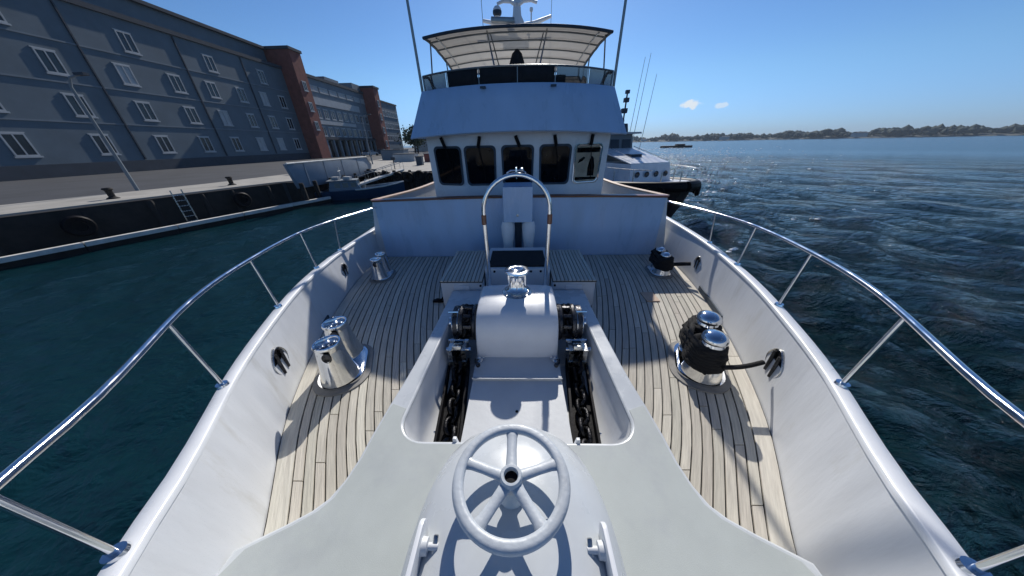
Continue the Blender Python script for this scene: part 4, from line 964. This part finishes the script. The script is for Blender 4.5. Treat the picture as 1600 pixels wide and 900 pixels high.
for w_, l, h_ in ((1.35, 6.9, 6.3), (1.7, 6.9, 6.5), (1.9, 6.3, 5.4)): add_tube(bm, [bp(l, w_, 1.0), bp(l, w_+.3, h_)], [.022, .013], 6)
obj('whip_aerial', bm, 'steel', pb)

# dark float far out on the water
bm = nb(); add_prism(bm, rrect(17, 5, 1.2, 4), 0, 1.1, Matrix.Translation((92, 180, SEA-.1))); add_prism(bm, rrect(5, 3, .8, 3), 1.1, 1.9, Matrix.Translation((94, 180, SEA-.1)))
tag(obj('barge', bm, 'darkred', bevel=.2), 'low dark barge lying out on the glittering water', 'barge')

# ================================================================== far shore
bm = nb(); rs = random.Random(5)
def shore_pt(az, dist): return (math.sin(R(az))*dist, math.cos(R(az))*dist)
secs = []
for az in frange(9, 96, 60):
    d_ = 1150-250*math.sin(R((az-9)*1.6)); row = []
    for k_, z in ((0, -3), (10, .5), (40, 4+5*noise.noise(Vector((az*.2, 3, 0)))), (160, 10+7*noise.noise(Vector((az*.15, 1, 0)))), (600, 9), (1500, 4)):
        x, y = shore_pt(az, d_+k_); row.append((x, y, z+SEA))
    secs.append(row)
add_loft(bm, secs); tag(obj('far_shore', bm, 'shore'), 'low wooded shore across the bay', kind='structure')
ib = bmesh.new(); bmesh.ops.create_icosphere(ib, subdivisions=1, radius=1); IV = [v.co.copy() for v in ib.verts]; IF = [tuple(v.index for v in f.verts) for f in ib.faces]; ib.free()
VV, FF = [], []
for i in range(4200):
    az = 9+86*rs.random(); d_ = 1150-250*math.sin(R((az-9)*1.6)) + rs.uniform(15, 190)
    x, y = shore_pt(az, d_); env = .55+.9*max(0, noise.noise(Vector((az*.33, 7, 0)))+.35)
    env *= min(1, (az-8)/6) if az < 14 else 1
    r_ = rs.choice((1, 1, 1.5))*rs.uniform(2.0, 4.6)*(.5+.5*env); z = SEA+3+r_*.5+env*rs.uniform(0, 7)+4*max(0, noise.noise(Vector((az*.9, 2, 0))))
    k0 = len(VV)
    for c_ in IV: k_ = r_*(1+rs.uniform(-.3, .3)); VV.append((x+c_.x*k_*1.2, y+c_.y*k_*1.2, z+c_.z*k_))
    FF += [tuple(a+k0 for a in f) for f in IF]
me = bpy.data.meshes.new('wooded_shoreline'); me.from_pydata(VV, [], FF); me.materials.append(M['leaf'])
o = bpy.data.objects.new('wooded_shoreline', me); C.objects.link(o); tag(o, 'dark trees massed along the far shore', kind='stuff')
for az, d_, w_, h_ in ((33.3, 930, 26, 11), (22, 1050, 20, 9), (47, 900, 30, 12), (60, 900, 24, 10)):
    x, y = shore_pt(az, d_); bt_ = thing('shore_house', {33.3: 'pale house among the trees on the far shore, below the small cloud', 22: 'pale house at the left end of the far shore', 47: 'long pale house on the far shore towards the right', 60: 'pale house at the far right of the opposite shore'}[az], 'house', (x, y, SEA+2))
    h_ *= .6; w_ *= .7; bm = nb(); add_box(bm, -w_/2, w_/2, -5, 5, 0, h_); obj('wall', bm, 'pale', bt_, world=False)
    bm = nb(); add_loft(bm, [[(-w_/2-.5, -5.5, h_), (-w_/2-.5, 0, h_+2), (-w_/2-.5, 5.5, h_)], [(w_/2+.5, -5.5, h_), (w_/2+.5, 0, h_+2), (w_/2+.5, 5.5, h_)]], closed=True, caps=True); obj('roof', bm, 'roofdark', bt_, world=False)

# ================================================================== quay on the port side
ZQ = -.28
bm = nb(); poly = [(-400, -120), (-34, -120), (-20.8, 10), (-17.4, 20), (-16.6, 21), (-16.6, 31), (-15.2, 31), (-13.6, 27), (-7.6, 27), (-7.0, 60), (-9, 160), (-40, 420), (-400, 420)]
add_prism(bm, poly, SEA-1, ZQ); tag(obj('quay_ground', bm, 'quay', smooth=None), 'flat harbour ground behind the quay', kind='structure')
bm = nb(); add_prism(bm, [(-21.5, 29), (-22.5, 20), (-25.5, 10), (-30, -50), (-26.8, -50), (-20.9, 10.2), (-17.5, 20.2), (-16.7, 21.2), (-16.7, 31.1), (-15.2, 31.1), (-13.6, 27.1), (-7.7, 27.1), (-7.1, 60), (-27, 62)], ZQ+.004, ZQ+.06); tag(obj('quay_apron', bm, 'concrete', smooth=None), 'pale sunlit concrete apron along the quay edge', kind='structure')
qt = thing('quay_bulkhead', 'dark tarred timber bulkhead of the finger quay beyond the left rail', 'bulkhead', (-10.5, 26.9, SEA))
bm = nb(); add_box(bm, -13.6, -7.6, 26.85, 26.99, SEA-.5, ZQ-.02); obj('backing', bm, 'pile', qt)
pm = None
for i in range(13):
    if pm is None: b_ = nb(); add_lathe(b_, [(.0, 2.05), (.12, 2.05), (.15, 1.95), (.17, -.5)], 10); pm = mesh_of('pile', b_, 'pile', 50)
    o = bpy.data.objects.new('pile', pm); C.objects.link(o); o.parent = qt; o.location = Vector((-13.5+i*.49, 26.72, SEA)) - Vector(qt.location); o.location.z += rnd.uniform(-.25, .0)
bm = nb(); add_box(bm, -13.7, -7.55, 26.6, 26.86, ZQ-.25, ZQ-.02); obj('waler', bm, 'pile', qt)
ttm = None
for i in range(9):
    if ttm is None:
        b_ = nb(); add_lathe(b_, [(.22, -.10), (.40, -.13), (.46, -.06), (.47, 0), (.46, .06), (.40, .13), (.22, .10)], 18, Matrix.Rotation(R(90), 4, 'X'), closed=True); ttm = mesh_of('tyre_fender', b_, 'black', 50)
    o = bpy.data.objects.new('tyre_fender', ttm); C.objects.link(o)
    tx = -16.2+i*1.02 if i < 3 else -13.2+(i-3)*1.02
    o.location = (tx, 31-(i*1.5 if i < 3 else 0) if i < 3 else 26.42, ZQ-.35+rnd.uniform(-.1, .1))
    if i < 3: o.location = (-15.9+i*.85, 30.6-i*1.4, ZQ-.35)
    tag(o, 'black tyre hung as a fender on the slanting quay edge beside the pier panel' if i < 3 else 'black tyre hung as a fender on the tarred timber bulkhead', 'tyre', 'tyres hung on the slanting quay edge' if i < 3 else 'tyres hung along the timber bulkhead')
for i, yy in enumerate((-8, 1.5, 6.5, 11.5, 17.5)):
    o = bpy.data.objects.new('tyre_fender', ttm); C.objects.link(o); o.rotation_euler = (0, 0, R(85 if yy < 10 else 71))
    o.location = ((-20.2-.088*(10-yy)) if yy < 10 else (-20.5+.33*(yy-10)+.28), yy, ZQ-.62+rnd.uniform(-.12, .1))
    tag(o, 'black tyre hung as a fender on the dark quay wall left of the pier panel', 'tyre', 'tyres hung along the dark quay wall')
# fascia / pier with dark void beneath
ft = thing('pier_fascia', 'long pale blue-grey panel wall on the pier above the white pontoon', 'pier wall', (-16.2, 25, SEA))
bm = nb(); add_prism(bm, [(20.0, .95), (31.0, .95), (31.6, .25), (31.0, -.85), (20.5, -.72)], -.25, 0, Matrix(((0, 0, 1, -16.05), (1, 0, 0, 0), (0, 1, 0, 0), (0, 0, 0, 1)))); obj('panel', bm, 'fascia', ft, bevel=.04)
bm = nb(); add_tube(bm, [(-16.02, 20.0, .97), (-16.02, 31.0, .97), (-16.02, 31.65, .25), (-16.02, 31.1, -.8)], .06, 8); obj('top_edge', bm, 'pontoon', ft)
for yy in (21.6, 23.9, 26.4, 29.0): bm = nb(); add_box(bm, -16.045, -16.0, yy, yy+.10, -.6, .9); obj('panel_rib', bm, 'fascia', ft)
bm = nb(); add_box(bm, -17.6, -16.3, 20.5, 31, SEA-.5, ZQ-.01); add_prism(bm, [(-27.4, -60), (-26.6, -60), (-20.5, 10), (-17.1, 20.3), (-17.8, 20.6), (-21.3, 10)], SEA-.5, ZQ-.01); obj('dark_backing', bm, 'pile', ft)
pt = thing('timber_piles', 'row of dark timber piles standing under the pier beside the pontoon', 'piles', (-16, 20, SEA))
for i, yy in enumerate([-14, -10, -6, -2, 1, 4, 7, 9.5, 12, 14, 16, 17.4, 19.3, 20.6, 22.1, 24.0, 26, 28, 30]):
    o = bpy.data.objects.new('pile', pm); C.objects.link(o); o.parent = pt; o.location = Vector((-15.95 if yy > 20.5 else (-17.1-.34*(20.3-yy) if yy > 10 else -20.4-.088*(10-yy)), yy, SEA))-Vector(pt.location); o.location.z -= .4; o.rotation_euler = (0, R(rnd.uniform(-3, 3)), 0)
pn = thing('pontoon', 'floating pontoon with a bright white rubbing strip left of the yacht', 'pontoon', (-17, 12, SEA))
A = Vector((-15.2, 22.2, 0)); B = Vector((-18.4, 13.0, 0)); Dd = (B-A).normalized(); Nd = Vector((-Dd.y, Dd.x, 0))
if Nd.x > 0: Nd = -Nd
def pq(l, w_, z): return tuple(A+Dd*l+Nd*w_+Vector((0, 0, z)))
for k in range(9):
    l0 = k*3.0; bm = nb()
    add_loft(bm, [[pq(l0, 0.05, SEA-.2), pq(l0, 1.6, SEA-.2), pq(l0, 1.6, SEA+.33), pq(l0, .05, SEA+.33)], [pq(l0+2.96, .05, SEA-.2), pq(l0+2.96, 1.6, SEA-.2), pq(l0+2.96, 1.6, SEA+.33), pq(l0+2.96, .05, SEA+.33)]], closed=True, caps=True); obj('float', bm, 'pile', pn)
    bm = nb(); add_loft(bm, [[pq(l0, -.06, SEA+.25), pq(l0, .2, SEA+.25), pq(l0, .2, SEA+.44), pq(l0, -.06, SEA+.44)], [pq(l0+2.95, -.06, SEA+.25), pq(l0+2.95, .2, SEA+.25), pq(l0+2.95, .2, SEA+.44), pq(l0+2.95, -.06, SEA+.44)]], closed=True, caps=True); obj('rubbing_strip', bm, 'pontoon', pn, bevel=.02)
# blue workboat
bb = thing('workboat', 'small dark blue workboat with cluttered deck moored at the pier', 'boat', (-13.2, 24.4, SEA))
bd = Vector((.93, .36, 0)).normalized(); bn = Vector((-bd.y, bd.x, 0)); B0 = Vector((-13.6, 24.0, SEA))
def wbp(l, w_, z): return tuple(B0+bd*l+bn*w_+Vector((0, 0, z)))
bm = nb(); secs = []
for l, hw, zt in ((-3.2, .95, .75), (-1.5, 1.1, .75), (0.5, 1.1, .80), (2, .9, .9), (3, .5, 1.02), (3.6, .06, 1.12)):
    secs.append([wbp(l, -hw, zt), wbp(l, -hw*.8, .2), wbp(l*.94, -hw*.4, -.3), wbp(l*.94, hw*.4, -.3), wbp(l, hw*.8, .2), wbp(l, hw, zt)])
add_loft(bm, secs, closed=True, caps=True); obj('hull', bm, 'blueboat', bb)
bm = nb(); add_tube(bm, [wbp(l, -hw, zt) for l, hw, zt in ((-.2, 1.12, .8), (.5, 1.1, .82), (2, .9, .93), (3, .5, 1.05), (3.6, .05, 1.15))], .06, 6); add_tube(bm, [wbp(l, hw, zt) for l, hw, zt in ((-3.2, .95, .78), (.5, 1.1, .82), (2, .9, .93), (3, .5, 1.05), (3.6, .05, 1.15))], .05, 6); obj('gunwale', bm, 'pontoon', bb)
bm = nb(); add_loft(bm, [[wbp(-2.2, -.7, .7), wbp(.2, -.7, .7), wbp(.2, .7, .7), wbp(-2.2, .7, .7)], [wbp(-2.0, -.6, 1.45), wbp(-.1, -.6, 1.45), wbp(-.1, .6, 1.45), wbp(-2.0, .6, 1.45)]], closed=True, caps=True); cb = obj('cabin', bm, 'blueboat', bb, bevel=.04)
bm = nb(); add_loft(bm, [[wbp(-2.2, -.75, 1.46), wbp(0, -.75, 1.46), wbp(0, .75, 1.46), wbp(-2.2, .75, 1.46)], [wbp(-2.2, -.75, 1.53), wbp(0, -.75, 1.53), wbp(0, .75, 1.53), wbp(-2.2, .75, 1.53)]], closed=True, caps=True); obj('roof', bm, 'bluegrey2', cb)
bm = nb()
for l in (-1.7, -1.1, -.5): bm.faces.new([bm.verts.new(wbp(l+a_, -.66+(z-1.1)*.1, z)) for a_, z in ((0, .98), (.4, .98), (.4, 1.32), (0, 1.32))])
obj('window', bm, 'farglass', cb)
bm = nb(); add_tube(bm, [wbp(-1.2, 0, 1.7), wbp(-1.2, 0, 2.5)], .03, 6); add_tube(bm, [wbp(-1.2, -.5, 2.2), wbp(-1.2, .5, 2.2)], .025, 6); add_tube(bm, [wbp(.5, -.6, .8), wbp(.6, -.6, 1.5), wbp(.9, -.6, 1.5)], .025, 6); obj('mast', bm, 'pontoon', bb)
for l, w_, c_, n_ in ((-1.6, .1, 'pale', 'pale fish box on the roof of the blue workboat'), (-.7, -.2, 'pale', 'grey folded tarpaulin on the roof of the blue workboat')):
    bm = nb(); c0 = Vector(wbp(l, w_, 1.54)); add_box(bm, c0.x-.28, c0.x+.28, c0.y-.2, c0.y+.2, c0.z, c0.z+.22); tag(obj('crate', bm, c_, bevel=.03), n_, 'crate')
# gangway
gt = thing('gangway', 'narrow pale gangway sloping from the finger quay down to the workboat', 'gangway', (-11, 25.5, ZQ))
ga, gb = Vector((-13.9, 24.5, -1.05)), Vector((-11.0, 27.4, -.15))
gd = (gb-ga).normalized(); gn = gd.cross(Vector((0, 0, 1))).normalized()
bm = nb(); add_loft(bm, [[tuple(p+gn*.4), tuple(p-gn*.4), tuple(p-gn*.4+Vector((0, 0, .14))), tuple(p+gn*.4+Vector((0, 0, .14)))] for p in (ga, gb)], closed=True, caps=True); obj('walkway', bm, 'pontoon', gt)
for s in (-1, 1):
    bm = nb(); add_tube(bm, [ga+gn*.4*s+Vector((0, 0, .75)), gb+gn*.4*s+Vector((0, 0, .75))], .022, 6)
    for f in frange(0, 1, 6): p = ga.lerp(gb, f)+gn*.4*s; add_tube(bm, [p, p+Vector((0, 0, .75))], .016, 6)
    obj('handrail', bm, 'steel', gt)
# things standing on the quay
def quay_box(name, label, cat, x, y, w_, d_, h_, mt, top=None):
    t = thing(name, label, cat, (x, y, ZQ+.06)); bm = nb(); add_box(bm, -w_/2, w_/2, -d_/2, d_/2, 0, h_); obj('body', bm, mt, t, world=False, bevel=.05)
    bm = nb(); add_box(bm, -w_/2-.05, w_/2+.05, -d_/2-.05, d_/2+.05, h_+.003, h_+.1); obj('lid', bm, top or 'roofdark', t, world=False)
quay_box('container', 'dark red storage box on the quay near its outer corner', 'container', -12.5, 44, 2.4, 2.2, 1.0, 'brick')
quay_box('container', 'pale storage box standing on the apron', 'container', -17.5, 46, 3.2, 2.2, 1.0, 'pale')
quay_box('bin', 'small dark bin standing at the edge of the apron', 'bin', -12.1, 36, .7, .7, .9, 'navy')
quay_box('container', 'blue-grey storage box at the far end of the apron', 'container', -22, 53, 4, 2.4, 1.5, 'bluegrey2')
quay_box('bin', 'low dark blue bin on the apron behind the pier panel', 'bin', -20.6, 27, .8, .8, .7, 'navy')
bm = nb(); add_tube(bm, [(-13.0, 30.5, ZQ), (-13.0, 30.5, .9)], .05, 6); add_box(bm, -13.2, -12.8, 30.45, 30.55, .6, .9); tag(obj('power_pedestal', bm, 'gun'), 'dark dockside power post on the apron', 'post')

# ================================================================== waterfront building
bt_ = thing('waterfront_building', 'grey waterfront block with red brick stair towers and a ground floor arcade', 'building', (-46, 80, ZQ))
def bbox(name, x0, x1, y0, y1, z0, z1, mt, par=bt_):
    bm = nb(); add_box(bm, x0, x1, y0, y1, z0, z1); return obj(name, bm, mt, par, smooth=None)
FX = -44.6
bbox('wing_wall', -66, -46.2, 22, 67.4, ZQ, 15.4, 'bluegrey')
bbox('wing_parapet', -66, -45.95, 21.8, 67.4, 15.402, 15.9, 'roofdark')
bbox('penthouse', -62, -48.2, 26, 67.0, 15.903, 18.3, 'bluegrey')
bbox('penthouse_roof', -62.3, -47.7, 25.7, 67.3, 18.303, 18.7, 'roofdark')
bbox('wall', -66, FX, 70.7, 96.0, ZQ, 15.0, 'bluegrey2')
bbox('parapet', -66, FX+.3, 70.7, 96.0, 15.002, 15.55, 'roofdark')
bbox('end_wall', -66, -43.4, 99.2, 117, ZQ, 14.2, 'bluegrey'); bbox('end_parapet', -66, -43.2, 99.2, 117.2, 14.202, 14.6, 'roofdark')
for (x0, x1, y0, y1, h_) in ((-66, -43.5, 67.4, 70.7, 18.4), (-66, -41.1, 96.0, 99.2, 16.5)):
    tw = bbox('brick_tower', x0, x1, y0, y1, ZQ, h_, 'brick'); bbox('tower_cap', x0-.2, x1+.25, y0-.25, y1+.25, h_+.002, h_+.45, 'roofdark', tw)
bbox('stair_head', -52, -44.9, 91.5, 95.7, 15.56, 17.0, 'bluegrey2'); bbox('roof_plant', -56, -46.5, 82, 88, 15.56, 16.8, 'bluegrey2')
# windows: one mesh for each kind, copied along the facades
def winmesh(name, wy, wz, dx=.16, frame='pale', glass='farglass'):
    f = nb()
    for a0, a1, b0, b1 in ((-wy/2, wy/2, wz/2-.12, wz/2), (-wy/2, wy/2, -wz/2, -wz/2+.12), (-wy/2, -wy/2+.12, -wz/2+.12, wz/2-.12), (wy/2-.12, wy/2, -wz/2+.12, wz/2-.12), (-.05, .05, -wz/2+.12, wz/2-.12)):
        add_box(f, .0, .10, a0, a1, b0, b1)
    add_box(f, 0, .13, -wy/2-.12, wy/2+.12, -wz/2-.14, -wz/2); add_box(f, 0, .06, -wy/2-.1, wy/2+.1, wz/2, wz/2+.1)
    g = nb(); add_box(g, -.02, .03, -wy/2+.1, wy/2-.1, -wz/2+.1, wz/2-.1)
    return mesh_of(name, f, frame, None), mesh_of('pane', g, glass, None)
def put_win(ms, x, y, z, rz=0):
    o = bpy.data.objects.new('window', ms[0]); C.objects.link(o); o.parent = bt_; o.location = Vector((x, y, z))-Vector(bt_.location); o.rotation_euler = (0, 0, rz)
    g = bpy.data.objects.new('pane', ms[1]); C.objects.link(g); g.parent = o
W1 = winmesh('window', 1.5, 1.5); W2 = winmesh('window', 1.6, 1.8); W3 = winmesh('window', 1.1, 1.5); W4 = winmesh('window', 1.5, 1.9); W4b = winmesh('window', 1.5, 1.9, glass='pale')
W5 = winmesh('window', 3.0, .9, frame='pale', glass='pale')
for i in range(7): put_win(W5, FX+.003, 73.2+i*3.7, 13.2)
for i in range(9):
    put_win(W2, FX+.003, 72.6+i*2.75, 8.6); put_win(W2, FX+.003, 72.6+i*2.75, 5.1)
for i in range(8): put_win(W1, -43.397, 101+i*2.1, 11.2); put_win(W1, -43.397, 101+i*2.1, 7.8); put_win(W1, -43.397, 101+i*2.1, 4.2)
for z in (12.9, 9.4, 6.0): put_win(W3, -43.497, 69.0, z)
for z in (12.9, 9.6, 6.2, 2.6): put_win(W3, -41.097, 97.6, z)
for yy in (64.6, 60.2, 55.5, 50.5, 45.5, 40, 34, 28):
    for z in (9.8, 6.2, 2.6): put_win(W4b if rnd.random() < .35 else W4, -46.197, yy, z)
for yy in (61.5, 52, 42, 32): put_win(W4, -46.197, yy, 13.2)
for yy in (58, 47.8, 36.9): bbox('downpipe', -46.19, -46.05, yy, yy+.14, 1.0, 15.3, 'roofdark')
for z in (4.6, 8.1, 11.7): bbox('floor_band', -46.195, -46.12, 22, 67.3, z, z+.14, 'bluegrey2')
bbox('white_band', FX+.004, FX+.25, 71.2, 91.5, 10.2, 11.6, 'pale'); bbox('white_band', FX+.004, FX+.25, 71.2, 87.5, 6.5, 7.25, 'pale')
bbox('cornice', FX+.003, FX+.9, 70.72, 95.98, 3.45, 3.95, 'roofdark')
bbox('arcade_recess', FX+.003, FX+.02, 71.4, 95.6, ZQ+.05, 3.2, 'farglass')
for i in range(10): bbox('column', FX+.3, FX+.75, 71.3+i*2.66, 71.85+i*2.66, ZQ+.002, 3.45, 'bluegrey2')
bbox('wing_base', -46.19, -45.9, 22, 67, ZQ+.002, .9, 'roofdark')
bt_.location.x -= 1.5; bt_.scale = (1, 1, 1.035)
# parked cars in front of the arcade
for i, yy in enumerate((-12, 2, 14, 19)):
    xx = -21.6 if yy < 10 else -20.4+(yy-14)*.3
    bm = nb(); add_lathe(bm, [(0, .55), (.16, .53), (.20, .46), (.13, .40), (.12, .1), (.22, .04), (.24, 0)], 14, Matrix.Translation((xx-.6, yy, ZQ+.06)))
    tag(obj('quay_bollard', bm, 'pile', smooth=50), ('black iron mooring bollard at the far left end of the quay', 'black iron mooring bollard, second from the left end of the quay', 'black iron mooring bollard where the quay edge bends', 'black iron mooring bollard just left of the grey pier panel')[i], 'bollard', 'mooring bollards on the quay')
for i, (xx, yy) in enumerate(((-25.5, 3), (-23.6, 17), (-20, 40))):
    t = thing('lamp_post', ('grey lamp post on the quay at the far left', 'grey lamp post on the quay behind the pier panel end', 'grey lamp post at the back of the pale apron')[i], 'lamp post', (xx, yy, ZQ+.06), 0, 'lamp posts on the quay')
    bm = nb(); add_tube(bm, [(0, 0, 0), (0, 0, 5.2), (.25, 0, 5.6), (.9, 0, 5.7)], [.09, .06, .05, .04], 8); obj('pole', bm, 'bluegrey2', t, world=False)
    bm = nb(); add_box(bm, .7, 1.25, -.12, .12, 5.66, 5.78); obj('lamp_head', bm, 'roofdark', t, world=False, bevel=.03)
t = thing('quay_ladder', 'steel ladder down the dark quay wall left of the pier panel', 'ladder', (-18.9, 15.0, SEA))
bm = nb(); dx_ = Vector((.34, 1, 0)).normalized()
for k_ in (-.22, .22): add_tube(bm, [Vector((-18.70, 15.0, SEA+.2))+dx_*k_, Vector((-18.70, 15.0, ZQ+.3))+dx_*k_], .03, 6)
obj('rail', bm, 'steel', t)
for k_ in range(6): bm = nb(); add_tube(bm, [Vector((-18.70, 15.0, SEA+.35+k_*.28))-dx_*.22, Vector((-18.70, 15.0, SEA+.35+k_*.28))+dx_*.22], .02, 6); obj('rung', bm, 'steel', t)
def car(x, y, rz, col, label):
    t = thing('parked_car', label, 'car', (x, y, ZQ+.06), rz, 'cars parked in front of the arcade')
    bm = nb(); add_loft(bm, [[(xx, s_, z) for xx, z in ((-2.1, .3), (-2.15, .75), (-1.6, .95), (1.2, .9), (2.1, .7), (2.15, .3))] for s_ in (-.85, .85)], closed=True, caps=True); obj('body', bm, col, t, world=False, bevel=.06)
    bm = nb(); add_loft(bm, [[(xx, s_*(k_), z) for xx, z, k_ in ((-1.7, .92, .8), (-1.3, 1.42, .65), (.3, 1.42, .65), (1.1, .9, .8))] for s_ in (-1, 1)], closed=True, caps=True); obj('cabin', bm, 'farglass', t, world=False, bevel=.04)
    for a_ in (-1.35, 1.35):
        for b_ in (-.86, .86):
            bm = nb(); add_lathe(bm, [(0, -.1), (.3, -.1), (.33, 0), (.3, .1), (0, .1)], 14, Matrix.Translation((a_, b_, .32)) @ Matrix.Rotation(R(90), 4, 'X')); obj('wheel', bm, 'black', t, world=False)
car(-38, 76, R(80), 'pale', 'silver car parked in front of the arcade near the first brick tower'); car(-38, 83, R(95), 'navy', 'dark blue car parked in front of the arcade midway'); car(-37, 91, R(88), 'white2', 'white car parked in front of the arcade near the second tower')
# far houses and trees past the building
t = thing('harbour_shed', 'low pale shed beyond the grey end block', 'shed', (-40, 140, ZQ)); bm = nb(); add_box(bm, -46, -37, 132, 150, ZQ, 8.5); obj('wall', bm, 'pale', t)
bm = nb(); add_loft(bm, [[(-46.5, y, 8.5), (-41.5, y, 11), (-36.5, y, 8.5)] for y in (131.5, 150.5)], closed=True, caps=True); obj('roof', bm, 'roofdark', t)
def tree(x, y, h_, r_, label, seed):
    rs = random.Random(seed); t = thing('tree', label, 'tree', (x, y, ZQ), 0, 'trees beyond the quay')
    bm = nb(); add_tube(bm, [(0, 0, 0), (.1, 0, h_*.3), (0, .1, h_*.7)], [.28, .2, .08], 7)
    for k in range(6): a = rs.uniform(0, 6.28); add_tube(bm, [(0, 0, h_*(.3+.06*k)), (r_*.6*math.cos(a), r_*.6*math.sin(a), h_*(.5+.07*k))], [.1, .03], 5)
    obj('trunk', bm, 'bark', t, world=False); bm = nb()
    for k in range(900):
        u = rs.gauss(0, .42); v = rs.gauss(0, .42); z = rs.gauss(0, .38); c = Vector((u*r_, v*r_, h_*.66+z*h_*.36))
        s_ = rs.uniform(.12, .34); n_ = Vector((rs.gauss(0, 1), rs.gauss(0, 1), rs.gauss(0, 1))).normalized(); a_ = n_.orthogonal().normalized(); b_ = n_.cross(a_)
        bm.faces.new([bm.verts.new(c+a_*s_), bm.verts.new(c+b_*s_), bm.verts.new(c-a_*s_), bm.verts.new(c-b_*s_)])
    obj('crown', bm, 'leafnear', t, smooth=None, world=False)
tree(-27, 78, 6.5, 3, 'small bushy tree on the quay just left of the deckhouse', 1); tree(-31, 92, 6, 2.8, 'bushy tree in front of the grey end block', 2); tree(-36, 122, 9, 4, 'taller tree beside the harbour shed', 3); tree(-30, 108, 7, 3.2, 'rounded tree between the end block and the shed', 4)
# thin sea air
bm = nb(); add_box(bm, -1900, 2300, -700, 2600, SEA-1.0, 60)
hm = bpy.data.materials.new('haze'); hm.use_nodes = True; t = hm.node_tree; t.nodes.clear()
o_ = t.nodes.new('ShaderNodeOutputMaterial'); pv = t.nodes.new('ShaderNodeVolumePrincipled'); pv.inputs['Density'].default_value = .00018; pv.inputs['Color'].default_value = (.72, .86, 1, 1)
t.links.new(pv.outputs[0], o_.inputs['Volume']); M['haze'] = hm
tag(obj('haze', bm, 'haze', smooth=None), 'thin blue sea haze over the bay', kind='stuff')
print('objects', len(bpy.data.objects))
